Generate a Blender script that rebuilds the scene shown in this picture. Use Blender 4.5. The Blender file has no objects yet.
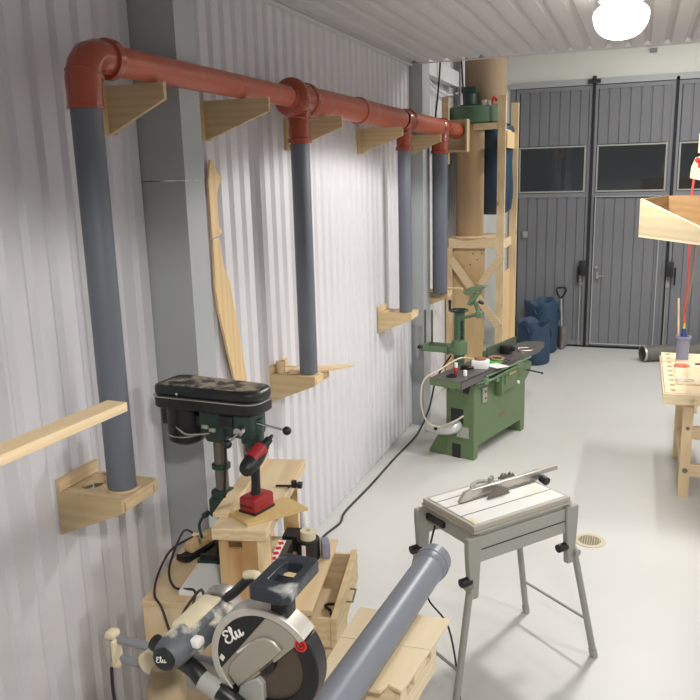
import bpy, bmesh, math, random
from mathutils import Vector, Matrix, Euler
random.seed(7)
SC = bpy.context.scene
COL = SC.collection
PI = math.pi
def rad(a): return math.radians(a)

# ------------------------------------------------------------------ materials
def lin(c):
    return tuple((x/12.92 if x <= .04045 else ((x+.055)/1.055)**2.4) for x in [v/255 for v in c]) + (1,)
def newmat(name):
    m = bpy.data.materials.new(name); m.use_nodes = True
    nt = m.node_tree; b = nt.nodes['Principled BSDF']
    return m, nt, b
def N(nt, t, **kw):
    n = nt.nodes.new(t)
    for k, v in kw.items(): setattr(n, k, v)
    return n
def paint(name, c, rough=.5, metal=0, var=.06, scale=8, bump=0, coat=0, spots=None):
    """plain painted / plastic / metal surface with slight mottling (and optional dust spots)"""
    m, nt, b = newmat(name); L = nt.links
    tc = N(nt, 'ShaderNodeTexCoord'); nz = N(nt, 'ShaderNodeTexNoise')
    nz.inputs['Scale'].default_value = scale; nz.inputs['Detail'].default_value = 4
    L.new(tc.outputs['Object'], nz.inputs['Vector'])
    mx = N(nt, 'ShaderNodeMix', data_type='RGBA')
    k = lin(c)
    mx.inputs[6].default_value = tuple(x*(1-var) for x in k[:3]) + (1,)
    mx.inputs[7].default_value = tuple(min(1, x*(1+var)) for x in k[:3]) + (1,)
    L.new(nz.outputs['Fac'], mx.inputs[0])
    out = mx.outputs[2]
    if spots:
        n2 = N(nt, 'ShaderNodeTexNoise'); n2.inputs['Scale'].default_value = spots[1]; n2.inputs['Detail'].default_value = 6
        L.new(tc.outputs['Object'], n2.inputs['Vector'])
        r = N(nt, 'ShaderNodeValToRGB'); r.color_ramp.elements[0].position = spots[2]; r.color_ramp.elements[1].position = spots[2]+.12
        L.new(n2.outputs['Fac'], r.inputs[0])
        m2 = N(nt, 'ShaderNodeMix', data_type='RGBA'); m2.inputs[7].default_value = lin(spots[0])
        L.new(r.outputs[0], m2.inputs[0]); L.new(out, m2.inputs[6]); out = m2.outputs[2]
    L.new(out, b.inputs['Base Color'])
    b.inputs['Roughness'].default_value = rough; b.inputs['Metallic'].default_value = metal
    if coat: b.inputs['Coat Weight'].default_value = coat
    if bump:
        bp = N(nt, 'ShaderNodeBump'); bp.inputs['Strength'].default_value = bump; bp.inputs['Distance'].default_value = .01
        L.new(nz.outputs['Fac'], bp.inputs['Height']); L.new(bp.outputs[0], b.inputs['Normal'])
    return m
def wood(name, light, dark, axis='Y', scale=1.0, rough=.6, knots=True, contrast=1.0):
    """timber: grain stretched along one axis, with knots"""
    m, nt, b = newmat(name); L = nt.links
    tc = N(nt, 'ShaderNodeTexCoord'); mp = N(nt, 'ShaderNodeMapping')
    s = {'X': (1.2, 14, 14), 'Y': (14, 1.2, 14), 'Z': (14, 14, 1.2), 'P': (3, 3, 3)}[axis]
    mp.inputs['Scale'].default_value = tuple(v*scale for v in s)
    L.new(tc.outputs['Object'], mp.inputs['Vector'])
    nz = N(nt, 'ShaderNodeTexNoise'); nz.inputs['Scale'].default_value = 2.2; nz.inputs['Detail'].default_value = 5
    nz.inputs['Distortion'].default_value = .6
    L.new(mp.outputs[0], nz.inputs['Vector'])
    wv = N(nt, 'ShaderNodeTexWave'); wv.wave_type = 'RINGS'; wv.inputs['Scale'].default_value = .9
    wv.inputs['Distortion'].default_value = 6; wv.inputs['Detail'].default_value = 3
    L.new(mp.outputs[0], wv.inputs['Vector'])
    ad = N(nt, 'ShaderNodeMath', operation='MULTIPLY_ADD'); ad.inputs[1].default_value = .45
    L.new(wv.outputs['Fac'], ad.inputs[0])
    ml = N(nt, 'ShaderNodeMath', operation='MULTIPLY'); ml.inputs[1].default_value = .6
    L.new(nz.outputs['Fac'], ml.inputs[0]); L.new(ml.outputs[0], ad.inputs[2])
    mx = N(nt, 'ShaderNodeMix', data_type='RGBA')
    a, d = lin(light), lin(dark)
    mx.inputs[6].default_value = a
    mx.inputs[7].default_value = tuple(a[i]+(d[i]-a[i])*contrast for i in range(3)) + (1,)
    L.new(ad.outputs[0], mx.inputs[0]); out = mx.outputs[2]
    if knots:
        vo = N(nt, 'ShaderNodeTexVoronoi'); vo.inputs['Scale'].default_value = 5.5
        m3 = N(nt, 'ShaderNodeMapping'); sc = {'X': (.5, 1, 1), 'Y': (1, .5, 1), 'Z': (1, 1, .5), 'P': (1, 1, 1)}[axis]
        m3.inputs['Scale'].default_value = sc
        L.new(tc.outputs['Object'], m3.inputs[0]); L.new(m3.outputs[0], vo.inputs['Vector'])
        r = N(nt, 'ShaderNodeValToRGB'); r.color_ramp.elements[0].position = .04; r.color_ramp.elements[1].position = .09
        r.color_ramp.elements[0].color = (.75, .75, .75, 1); r.color_ramp.elements[1].color = (0, 0, 0, 1)
        L.new(vo.outputs['Distance'], r.inputs[0])
        m4 = N(nt, 'ShaderNodeMix', data_type='RGBA'); m4.inputs[7].default_value = lin((122, 84, 48))
        L.new(r.outputs[0], m4.inputs[0]); L.new(out, m4.inputs[6]); out = m4.outputs[2]
    L.new(out, b.inputs['Base Color']); b.inputs['Roughness'].default_value = rough
    bp = N(nt, 'ShaderNodeBump'); bp.inputs['Strength'].default_value = .12; bp.inputs['Distance'].default_value = .003
    L.new(nz.outputs['Fac'], bp.inputs['Height']); L.new(bp.outputs[0], b.inputs['Normal'])
    return m
M = {}
PINE_L, PINE_D = (226, 206, 170), (204, 176, 134)
for ax in 'XYZ': M['pine'+ax] = wood('pine'+ax, PINE_L, PINE_D, ax)
M['plyP'] = wood('plywood', (222, 200, 162), (202, 172, 130), 'P', 1.0, knots=False)
M['plyY'] = wood('plywood_long', (222, 200, 162), (204, 174, 132), 'Y', .8, knots=False)
M['plyX'] = wood('plywood_cross', (208, 188, 148), (190, 164, 120), 'X', .7, knots=False)
M['plyZ'] = wood('plywood_upright', (220, 194, 150), (200, 168, 120), 'Z', .5, knots=False)
M['plypale'] = wood('birch_plywood_pale', (232, 216, 184), (218, 196, 158), 'Y', .7, knots=False)
M['plyknot'] = wood('knotty_plywood', (214, 184, 134), (160, 116, 66), 'Z', .6)
M['mdf'] = paint('hardboard_tan', (205, 176, 120), .6, var=.05, scale=20)
M['shadedply'] = wood('shaded_inner_ply', (150, 120, 82), (128, 98, 64), 'Y', .5, knots=False)  # plywood browned, the shade inside the tray put into its colour
M['wall'] = paint('wall_sheet_paint', (208, 206, 209), .42, var=.015, scale=2)
M['ceil'] = paint('ceiling_sheet_paint', (196, 194, 196), .5, var=.02, scale=2)
M['column'] = paint('column_paint', (166, 169, 170), .45, var=.02, scale=2)
M['trim'] = paint('trim_white', (205, 205, 205), .5, var=.02)
M['lintel'] = paint('lintel_offwhite', (220, 221, 212), .6, var=.02)
M['door'] = paint('door_grey_paint', (114, 115, 119), .5, var=.03, scale=3)
M['doorframe'] = paint('door_frame_grey', (122, 124, 128), .5, var=.03)
M['black'] = paint('black_plastic', (26, 27, 29), .45, var=.1)
M['rubber'] = paint('black_rubber', (30, 30, 31), .75, var=.1)
M['orange'] = paint('orange_brown_pvc', (178, 92, 70), .36, var=.05, scale=5, spots=((190, 126, 108), 6, .6))
M['orange_fit'] = paint('orange_brown_fitting', (158, 70, 46), .18, var=.04, coat=.4)
M['greypvc'] = paint('dark_grey_pvc', (98, 103, 112), .42, var=.04, scale=4)
M['greypvc2'] = paint('grey_pvc_gloss', (118, 123, 132), .4, var=.03, scale=4)
M['silver'] = paint('aluminium', (196, 192, 184), .38, metal=.85, var=.06)
M['chrome'] = paint('chrome', (205, 205, 208), .15, metal=1, var=.03)
M['steel'] = paint('dull_steel', (128, 122, 116), .4, metal=.9, var=.1, scale=12)
M['iron'] = paint('cast_iron_top', (98, 93, 92), .45, metal=.3, var=.12, scale=5)
M['green'] = paint('machine_green', (92, 114, 76), .42, var=.06, scale=4, spots=((86, 105, 70), 5, .62))
M['green2'] = paint('pale_machine_green', (100, 124, 94), .45, var=.05)
M['dkgreen'] = paint('dark_green_cast', (34, 58, 48), .4, var=.1)
M['drumgreen'] = paint('drum_green', (72, 98, 74), .5, var=.05)
M['dustyblack'] = paint('dusty_black_cover', (30, 31, 31), .5, var=.1, spots=((150, 138, 116), 20, .46))
M['blackplain'] = paint('satin_black', (26, 28, 28), .4, var=.1)
M['red'] = paint('tool_red', (150, 34, 38), .4, var=.05)
M['brightred'] = paint('bright_red', (214, 44, 40), .45, var=.03)
M['greymetal'] = paint('grey_painted_metal', (158, 158, 150), .45, var=.04)
M['greyleg'] = paint('grey_tube_leg', (154, 154, 146), .4, var=.04)
M['tabletop'] = paint('saw_table_top', (228, 227, 222), .35, var=.03, scale=4, spots=((222, 205, 166), 3, .56))
M['dustrim'] = paint('dusty_aluminium_rim', (172, 168, 156), .5, var=.06)
M['cardboard'] = paint('cardboard_brown', (156, 130, 96), .75, var=.04, scale=3)
M['bagtan'] = paint('filter_cloth_tan', (150, 128, 104), .9, var=.05, scale=3)
M['bluebag'] = paint('blue_plastic_bag', (36, 60, 80), .4, var=.15, scale=5, bump=.3)
M['bluesack'] = paint('blue_woven_sack', (38, 64, 88), .6, var=.2, scale=7, bump=.5)
M['cream'] = paint('cream_dusty_plastic', (210, 198, 168), .6, var=.06, scale=30)
M['dustmotor'] = paint('dusty_grey_plastic', (84, 88, 92), .5, var=.1, spots=((212, 206, 190), 14, .5))
M['slate'] = paint('slate_blue_plastic', (38, 45, 52), .35, var=.06, spots=((190, 190, 184), 9, .63))
M['fencegreen'] = paint('dull_olive_fence', (82, 90, 72), .5, var=.05)
M['duct'] = paint('brushed_duct', (200, 200, 198), .3, metal=.35, var=.04)
M['railgrey'] = paint('dull_rail_grey', (138, 140, 144), .4, metal=.3, var=.04)
M['fadedred'] = paint('faded_red_print', (120, 92, 68), .5)
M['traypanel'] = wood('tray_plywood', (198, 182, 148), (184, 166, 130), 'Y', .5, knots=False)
M['khaki'] = paint('khaki_dust_bag', (160, 142, 112), .9, var=.08)
M['guard'] = paint('guard_grey_metal', (172, 166, 152), .4, metal=.45, var=.04)
M['guardlight'] = paint('guard_light_edge', (206, 202, 192), .35, metal=.5, var=.03)
M['brownblade'] = paint('tinted_blade_face', (92, 82, 70), .4, metal=.4, var=.1, scale=10)
M['white'] = paint('white_plastic', (232, 230, 226), .5, var=.02)
M['paper'] = paint('white_paper', (226, 226, 224), .7, var=.02)
M['greenpaper'] = paint('green_paper', (64, 170, 74), .6)
M['yellow'] = paint('yellow_plate', (200, 184, 70), .5)
M['beigecable'] = paint('beige_cable', (196, 186, 160), .5)
M['cord'] = paint('brown_black_cord', (52, 46, 42), .55)
M['blue'] = paint('blue_cap', (44, 60, 130), .4)
M['lavender'] = paint('lavender_grey_pot', (136, 136, 156), .5)
M['coral'] = paint('coral_disc', (206, 108, 80), .6)
M['redhose'] = paint('red_hose', (224, 84, 74), .4)
M['whitelogo'] = paint('white_lettering', (226, 224, 216), .5)
M['tape'] = paint('beige_tape', (214, 206, 180), .5)
M['grate'] = paint('grate_beige', (186, 176, 150), .6)
M['darkhose'] = paint('dark_grey_hose', (96, 94, 88), .6, var=.08)
M['brown'] = paint('brown_disc', (140, 96, 66), .6)

def floor_mat():
    m, nt, b = newmat('epoxy_floor'); L = nt.links
    tc = N(nt, 'ShaderNodeTexCoord'); nz = N(nt, 'ShaderNodeTexNoise'); nz.inputs['Scale'].default_value = .9; nz.inputs['Detail'].default_value = 5
    L.new(tc.outputs['Object'], nz.inputs[0])
    mx = N(nt, 'ShaderNodeMix', data_type='RGBA'); mx.inputs[6].default_value = lin((188, 188, 184)); mx.inputs[7].default_value = lin((200, 199, 195))
    L.new(nz.outputs['Fac'], mx.inputs[0])
    # scattered sawdust
    n2 = N(nt, 'ShaderNodeTexNoise'); n2.inputs['Scale'].default_value = 1.3; n2.inputs['Detail'].default_value = 8; n2.inputs['Roughness'].default_value = .65
    L.new(tc.outputs['Object'], n2.inputs[0])
    r = N(nt, 'ShaderNodeValToRGB'); r.color_ramp.elements[0].position = .6; r.color_ramp.elements[1].position = .75
    L.new(n2.outputs['Fac'], r.inputs[0])
    ml = N(nt, 'ShaderNodeMath', operation='MULTIPLY'); ml.inputs[1].default_value = .3; L.new(r.outputs[0], ml.inputs[0])
    m2 = N(nt, 'ShaderNodeMix', data_type='RGBA'); m2.inputs[7].default_value = lin((220, 204, 172))
    L.new(ml.outputs[0], m2.inputs[0]); L.new(mx.outputs[2], m2.inputs[6]); L.new(m2.outputs[2], b.inputs['Base Color'])
    b.inputs['Roughness'].default_value = .32
    b.inputs['Specular IOR Level'].default_value = .45
    return m
M['floor'] = floor_mat()
def glass_dark():
    m, nt, b = newmat('window_glass')
    b.inputs['Base Color'].default_value = (.9, .95, .95, 1); b.inputs['Roughness'].default_value = .02
    b.inputs['Transmission Weight'].default_value = 1; b.inputs['IOR'].default_value = 1.45
    return m
M['glass'] = glass_dark()
def emis(name, c, s):
    m, nt, b = newmat(name); b.inputs['Emission Color'].default_value = lin(c); b.inputs['Emission Strength'].default_value = s
    b.inputs['Base Color'].default_value = (.9, .9, .9, 1)
    return m
M['lamp'] = emis('opal_lamp_glow', (255, 250, 240), 6)

# ------------------------------------------------------------------ geometry helpers
class MB:
    def __init__(s): s.bm = bmesh.new(); s.mats = []; s.cur = 0; s.X = Matrix()
    def mat(s, name):
        if name not in s.mats: s.mats.append(name)
        s.cur = s.mats.index(name); return s
    def _fin(s, faces):
        for f in faces: f.material_index = s.cur
    def box(s, c, d, rot=(0, 0, 0), bev=0):
        mt = s.X @ Matrix.Translation(c) @ Euler(rot).to_matrix().to_4x4() @ Matrix.Diagonal((d[0], d[1], d[2], 1))
        r = bmesh.ops.create_cube(s.bm, size=1, matrix=mt)
        fs = {f for v in r['verts'] for f in v.link_faces}; s._fin(fs)
        if bev:
            es = {e for v in r['verts'] for e in v.link_edges}
            q = bmesh.ops.bevel(s.bm, geom=list(es), offset=bev, segments=2, affect='EDGES', profile=.5)
            s._fin(q['faces'])
        return s
    def bb(s, a, b, bev=0):
        return s.box([(a[i]+b[i])/2 for i in range(3)], [abs(b[i]-a[i]) for i in range(3)], bev=bev)
    def tube(s, p0, p1, r, r2=None, n=20, caps=True):
        p0, p1 = Vector(p0), Vector(p1); d = p1-p0
        mt = s.X @ Matrix.Translation((p0+p1)/2) @ d.to_track_quat('Z', 'Y').to_matrix().to_4x4()
        q = bmesh.ops.create_cone(s.bm, cap_ends=caps, segments=n, radius1=r, radius2=r if r2 is None else r2, depth=d.length, matrix=mt)
        s._fin({f for v in q['verts'] for f in v.link_faces}); return s
    def sph(s, c, r, sc=(1, 1, 1), n=16, rot=(0, 0, 0)):
        mt = s.X @ Matrix.Translation(c) @ Euler(rot).to_matrix().to_4x4() @ Matrix.Diagonal((sc[0], sc[1], sc[2], 1))
        q = bmesh.ops.create_uvsphere(s.bm, u_segments=n, v_segments=max(6, n//2), radius=r, matrix=mt)
        s._fin({f for v in q['verts'] for f in v.link_faces}); return s
    def lathe(s, prof, o=(0, 0, 0), ax=(0, 0, 1), n=28):
        """prof: list of (radius, height); open profile revolved, radii of 0 close it"""
        mt = s.X @ Matrix.Translation(o) @ Vector(ax).to_track_quat('Z', 'Y').to_matrix().to_4x4()
        rings = []
        for r, h in prof:
            if r < 1e-6: rings.append([s.bm.verts.new(mt @ Vector((0, 0, h)))])
            else: rings.append([s.bm.verts.new(mt @ Vector((r*math.cos(2*PI*i/n), r*math.sin(2*PI*i/n), h))) for i in range(n)])
        fs = []
        for a, b in zip(rings, rings[1:]):
            for i in range(n):
                j = (i+1) % n
                if len(a) == 1 and len(b) == 1: continue
                if len(a) == 1: fs.append(s.bm.faces.new((a[0], b[j], b[i])))
                elif len(b) == 1: fs.append(s.bm.faces.new((a[i], a[j], b[0])))
                else: fs.append(s.bm.faces.new((a[i], a[j], b[j], b[i])))
        s._fin(fs); return s
    def pipe(s, p0, p1, ro, ri, n=28):
        p0, p1 = Vector(p0), Vector(p1); L = (p1-p0).length
        return s.lathe([(ri, 0), (ro, 0), (ro, L), (ri, L), (ri, 0)], p0, p1-p0, n)
    def prism(s, pts, t, o=(0, 0, 0), u=(1, 0, 0), v=(0, 0, 1)):
        """polygon pts (in u,v axes at o) extruded by t along u x v"""
        u, v = Vector(u).normalized(), Vector(v).normalized(); w = u.cross(v); o = Vector(o)
        a = [s.bm.verts.new(s.X @ (o+u*p[0]+v*p[1])) for p in pts]
        b = [s.bm.verts.new(s.X @ (o+u*p[0]+v*p[1]+w*t)) for p in pts]
        fs = [s.bm.faces.new(a[::-1]), s.bm.faces.new(b)]
        for i in range(len(pts)):
            j = (i+1) % len(pts); fs.append(s.bm.faces.new((a[i], a[j], b[j], b[i])))
        s._fin(fs); return s
    def sweep(s, pts, r, n=10, smooth=4, closed=False, rad_fn=None):
        P = [Vector(p) for p in pts]
        if smooth > 1 and len(P) > 2:
            Q = []
            for i in range(len(P)-1):
                p0 = P[max(i-1, 0)]; p1 = P[i]; p2 = P[i+1]; p3 = P[min(i+2, len(P)-1)]
                for k in range(smooth):
                    t = k/smooth
                    Q.append(.5*((2*p1)+(p2-p0)*t+(2*p0-5*p1+4*p2-p3)*t*t+(3*p1-p0-3*p2+p3)*t**3))
            Q.append(P[-1]); P = Q
        rings = []; up = None
        for i, p in enumerate(P):
            d = (P[min(i+1, len(P)-1)]-P[max(i-1, 0)]).normalized()
            if up is None: up = d.orthogonal().normalized()
            else: up = (up-d*up.dot(d)).normalized()
            w = d.cross(up); rr = rad_fn(i/(len(P)-1)) if rad_fn else r
            rings.append([s.bm.verts.new(s.X @ (p+(up*math.cos(2*PI*k/n)+w*math.sin(2*PI*k/n))*rr)) for k in range(n)])
        fs = []
        for a, b in zip(rings, rings[1:]):
            for i in range(n):
                j = (i+1) % n; fs.append(s.bm.faces.new((a[i], a[j], b[j], b[i])))
        fs.append(s.bm.faces.new(rings[0][::-1])); fs.append(s.bm.faces.new(rings[-1]))
        s._fin(fs); return s
    def build(s, name, mat=None, parent=None, loc=(0, 0, 0), rot=(0, 0, 0), smooth=35, bevel=0):
        bmesh.ops.recalc_face_normals(s.bm, faces=s.bm.faces[:])
        me = bpy.data.meshes.new(name); s.bm.to_mesh(me); s.bm.free()
        if s.mats:
            for k in s.mats: me.materials.append(M[k])
        else: me.materials.append(M[mat])
        if smooth:
            me.polygons.foreach_set('use_smooth', [True]*len(me.polygons))
            me.set_sharp_from_angle(angle=rad(smooth))
        o = bpy.data.objects.new(name, me); COL.objects.link(o); o.location = loc; o.rotation_euler = rot
        if parent: o.parent = parent
        if bevel:
            b = o.modifiers.new('edge', 'BEVEL'); b.width = bevel; b.segments = 2; b.limit_method = 'ANGLE'; b.angle_limit = rad(40)
        return o
def thing(name, label, cat, loc=(0, 0, 0), rz=0, group=None):
    o = bpy.data.objects.new(name, None); COL.objects.link(o); o.empty_display_size = .05
    o.location = loc; o.rotation_euler = (0, 0, rz); o['label'] = label; o['category'] = cat
    if group: o['group'] = group
    return o
def tag(o, label, cat, group=None, kind=None):
    o['label'] = label; o['category'] = cat
    if group: o['group'] = group
    if kind: o['kind'] = kind
    return o
def struct(o): o['kind'] = 'structure'; return o
def text_mb(txt, size, depth, shear=0.25, bold=.0):
    cu = bpy.data.curves.new('t', 'FONT'); cu.body = txt; cu.size = size; cu.extrude = depth; cu.shear = shear; cu.offset = bold
    cu.resolution_u = 4
    ob = bpy.data.objects.new('t', cu); COL.objects.link(ob)
    bpy.context.view_layer.update()
    me = bpy.data.meshes.new_from_object(ob.evaluated_get(bpy.context.evaluated_depsgraph_get()))
    bpy.data.objects.remove(ob); return me
def put_text(name, txt, size, mat, parent, mtx, shear=.25, bold=0):
    me = text_mb(txt, size, .0008, shear, bold); me.transform(mtx); me.materials.clear(); me.materials.append(M[mat])
    o = bpy.data.objects.new(name, me); COL.objects.link(o); o.parent = parent; return o

WX = -2.08      # left wall
H = 3.51        # ceiling over the working half
YE = 7.35       # where that ceiling ends
YB = 11.47      # back wall
# ------------------------------------------------------------------ room shell
MB().bb((-2.4, -4, -.1), (5, 11.9, 0)).build('floor', 'floor', smooth=0)['kind'] = 'structure'
def corr_profile(a, b, period=.13, depth=.02, frac=.52, slope=.02, start=0):
    pts = []; x = a-(a-start) % period
    while x < b+period:
        for dx, dz in ((0, 0), (period*frac, 0), (period*frac+slope, -depth), (period-slope, -depth)):
            if a <= x+dx <= b: pts.append((x+dx, dz))
        x += period
    return pts
def corr_wall(name, y0, y1, z0, z1):
    p = corr_profile(y0, y1, start=.06)
    poly = [(y0, -.05)]+[(y, d) for y, d in p]+[(y1, -.05)]
    m = MB().prism([(y, d) for y, d in poly], z1-z0, (WX, 0, z0), (0, 1, 0), (1, 0, 0))
    # u=Y, v=X -> u x v = -Z : flip up
    o = m.build(name, 'wall', smooth=0); o.location.z = z1-z0
    return struct(o)
corr_wall('wall_left', -4, YE+.02, 0.02, H-.005)
corr_wall('wall_left_far', YE+.02, 11.9, 0.02, 4.6)
# foot moulding drip along the wall bottom
struct(MB().bb((WX-.05, -4, 0), (WX-.012, 11.5, .02)).build('baseboard_left', 'trim', smooth=0))
# ceiling: ribs run away from the viewer
def ceil_profile():
    p = corr_profile(-2.2, 5, period=.155, depth=.03, frac=.62, slope=.02, start=.02)
    return [(-2.2, .06)]+[(x, -d) for x, d in p]+[(5, .06)]
struct(MB().prism(ceil_profile(), YE+4, (0, YE, H), (1, 0, 0), (0, 0, 1)).build('ceiling', 'ceil', smooth=0))
struct(MB().bb((-2.2, YE+.001, H-.012), (5, YE+.02, H-.002)).build('trim_1', 'trim', smooth=0))
struct(MB().bb((-2.2, -4, H-.03), (-2.045, YE, H-.008)).build('trim_2', 'trim', smooth=0))
struct(MB().bb((-2.4, YE+.02, 4.6), (5, 12, 4.7)).build('ceiling_far', 'ceil', smooth=0))
struct(MB().bb((-2.2, YE-.0, H+.1), (5, YE+.02, 4.6)).build('wall_bulkhead', 'ceil', smooth=0))
struct(MB().bb((4.6, -4, 0), (4.8, 12, 4.7)).build('wall_right', 'wall', smooth=0))
struct(MB().bb((-2.4, -4.1, 0), (5, -3.95, 4.7)).build('wall_front', 'wall', smooth=0))
# back wall around the folding doors
mb = MB().bb((-2.4, YB+.02, 3.69), (5, YB+.2, 4.7)).bb((-2.4, YB+.02, 0), (-1.78, YB+.2, 3.69)).bb((4.2, YB+.02, 0), (5, YB+.2, 3.69))
struct(mb.build('wall_back', 'lintel', smooth=0))
struct(MB().bb((-1.78, YB-.03, 3.62), (4.2, YB+.02, 3.70)).build('trim_3', 'column', smooth=0))
# columns boxed out of the left wall
mb = MB().bb((WX-.02, 3.0, 0), (-1.865, 3.165, 2.50)).bb((WX-.02, 3.0, 2.503), (-1.863, 3.165, H-.03))
struct(mb.build('column_1', 'column', smooth=0))
struct(MB().bb((WX-.02, 7.36, 0), (-1.957, 7.62, H+.6)).build('column_2', 'column', smooth=0))
struct(MB().bb((-2.06, 7.63, 3.44), (-1.97, 9.0, 3.6)).build('trim_4', 'trim', smooth=0))
struct(MB().bb((-2.06, 10.0, 0), (-1.98, 10.12, 4.6)).build('trim_5', 'trim', smooth=0))

# folding industrial doors (each leaf with its window; the second has a wicket door)
def leaf(n, x0, x1, wicket=False):
    root = bpy.data.objects.new('door_%d' % n, None); COL.objects.link(root); root['kind'] = 'structure'
    root.location = (x0, YB, 0)
    w = x1-x0; zb, zt = .03, 3.61; wx0, wx1 = .085, w-.10; wz0, wz1 = 2.22, 2.81
    # grooved sheet with the window opening left free: two vertical strips of panelling plus sides
    def sheet(zl, zh, a=0.05, b=None):
        b = w-.05 if b is None else b
        pts = [(a, .03)]
        x = a+.02
        while x < b-.02:
            pts += [(x, -.0), (x+.105, -.0), (x+.11, .011), (x+.125, .011)]
            x += .135
        pts = [p for p in pts if p[0] < b]+[(b, 0), (b, .03)]
        m.prism(pts, zh-zl, (0, 0, zl), (1, 0, 0), (0, 1, 0))
    m = MB(); sheet(zb, wz0-.03); sheet(wz1+.03, zt); sheet(wz0-.03, wz1+.03, .05, wx0); 
    m.bb((wx1, 0, wz0-.03), (w-.05, .03, wz1+.03))
    m.build('panel', 'door', root, smooth=0)
    f = MB().bb((0.012, -.012, zb), (.055, .035, zt)).bb((w-.055, -.012, zb), (w-.012, .035, zt)).bb((.055, -.010, zt-.05), (w-.055, .03, zt)).bb((.055, -.010, zb), (w-.055, .03, zb+.06))
    f.bb((.055, -.008, 2.13), (w-.055, .03, 2.19))
    f.build('frame', 'doorframe', root, smooth=0)
    wf = MB()
    for a, b in (((wx0-.02, wz0-.02), (wx1+.02, wz0)), ((wx0-.02, wz1), (wx1+.02, wz1+.02)), ((wx0-.02, wz0), (wx0, wz1)), ((wx1, wz0), (wx1+.02, wz1))):
        wf.bb((a[0], -.018, a[1]), (b[0], .03, b[1]))
    wfo = wf.build('window_frame', 'greymetal', root, smooth=0)
    MB().bb((wx0, .01, wz0), (wx1, .016, wz1)).build('pane', 'glass', wfo, smooth=0)
    # cremone bolt and rod on the closing edge
    return root
d1 = leaf(1, -1.705, -.655); d2 = leaf(2, -.655, .385, True); d3 = leaf(3, .385, 1.435); d4 = leaf(4, 1.435, 2.5)
# black rubber seams between leaves
for i, x in enumerate((-.655, .385, 1.435)):
    struct(MB().bb((x-.02, YB-.03, .02), (x+.02, YB+.03, 3.66)).build('trim_%d' % (6+i), 'rubber', smooth=0))
struct(MB().bb((-1.72, YB-.008, 0.0), (2.5, YB+.03, .03)).build('trim_9', 'rubber', smooth=0))
struct(MB().bb((2.5, YB-.0, 0), (4.2, YB+.05, 3.69)).build('wall_back_side', 'door', smooth=0))
struct(MB().bb((-1.78, YB+.0, 0), (-1.706, YB+.05, 3.62)).build('trim_10', 'doorframe', smooth=0))
# wicket door set in the second leaf
wk = bpy.data.objects.new('door_5', None); COL.objects.link(wk); wk['kind'] = 'structure'; wk.location = (-.575, YB-.022, .07)
pts = [(0, 0)]
x = .1
while x < .8: pts += [(x, 0), (x+.004, .01), (x+.012, .01), (x+.016, 0)]; x += .135
pts += [(.83, 0), (.83, .02), (0, .02)]
MB().prism(pts, 2.05, (0, 0, 0), (1, 0, 0), (0, 1, 0)).build('panel', 'door', wk, smooth=0)
fr = MB()
for a, b in (((-.012, 0), (.0, 2.06)), ((.83, 0), (.842, 2.06)), ((-.012, 2.06), (.842, 2.072)), ((-.012, -.012), (.842, 0))): fr.bb((a[0], -.022, a[1]), (b[0], 0, b[1]))
fr.build('frame', 'column', wk, smooth=0)
hd = MB().box((.055, -.03, .98), (.03, .01, .09)).tube((.055, -.03, .98), (.055, -.07, .98), .008).tube((.055, -.065, .98), (.15, -.065, .975), .009)
hd.build('door_handle', 'chrome', wk)
MB().tube((.04, -.02, 1.1), (.04, -.045, 1.1), .022).build('lock', 'chrome', wk)
for px in (-.715, .425):
    b = thing('door_bolt', 'black bolt box with rod on the ' + ('left' if px < 0 else 'right') + ' side of the small pass door', 'door bolt', (px, YB-.012, 1.15), group=None)
    MB().bb((-.05, -.07, -.1), (.045, 0, .1), bev=.006).build('housing', 'black', b)
    MB().tube((-.065 if px < 0 else .07, -.03, -.22), (-.065 if px < 0 else .07, -.03, .02), .012).build('lever', 'black', b)
    MB().tube((-.03, -.02, -.1), (-.03, -.02, -1.1), .008).build('rod', 'greyleg', b)
    MB().box((-.02, -.02, -.22), (.04, .03, .07)).build('keeper', 'chrome', b)
tag(MB().bb((-1.57, YB-.03, 1.57), (-1.5, YB-.002, 1.66), bev=.004).build('wall_switch', 'greymetal'), 'small grey switch plate on the left grey door leaf', 'switch')
tag(MB().bb((0.02, YB-.015, 3.98), (.11, YB+.02, 4.03)).build('wall_vent', 'doorframe'), 'small grey plate high on the white band above the doors', 'plate')
mb = MB().box((-.655, YB-.05, 3.66), (.16, .04, .05)).box((-.655, YB-.06, 3.70), (.05, .06, .05))
tag(mb.build('top_bracket', 'black'), 'dark hinge bracket at the top of the seam of the doors', 'bracket')

# ------------------------------------------------------------------ lamps
def lamp(x, y, label, rad_=.158):
    t = thing('ceiling_lamp', label, 'ceiling lamp', (x, y, H-.02))
    MB().lathe([(0, 0), (.13, 0), (.13, -.03), (.08, -.05), (0, -.05)]).build('base', 'white', t)
    pr = [(rad_*math.cos(rad(t_))**.8, -.11-(.135 if t_ > 0 else .075)*math.sin(rad(t_))) for t_ in range(-50, 90, 7)]+[(0, -.245)]
    MB().lathe(pr, n=72).build('globe', 'lamp', t, smooth=80)
    return t
lamp(-.16, 5.12, 'glowing white globe lamp under the ribbed ceiling')

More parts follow.
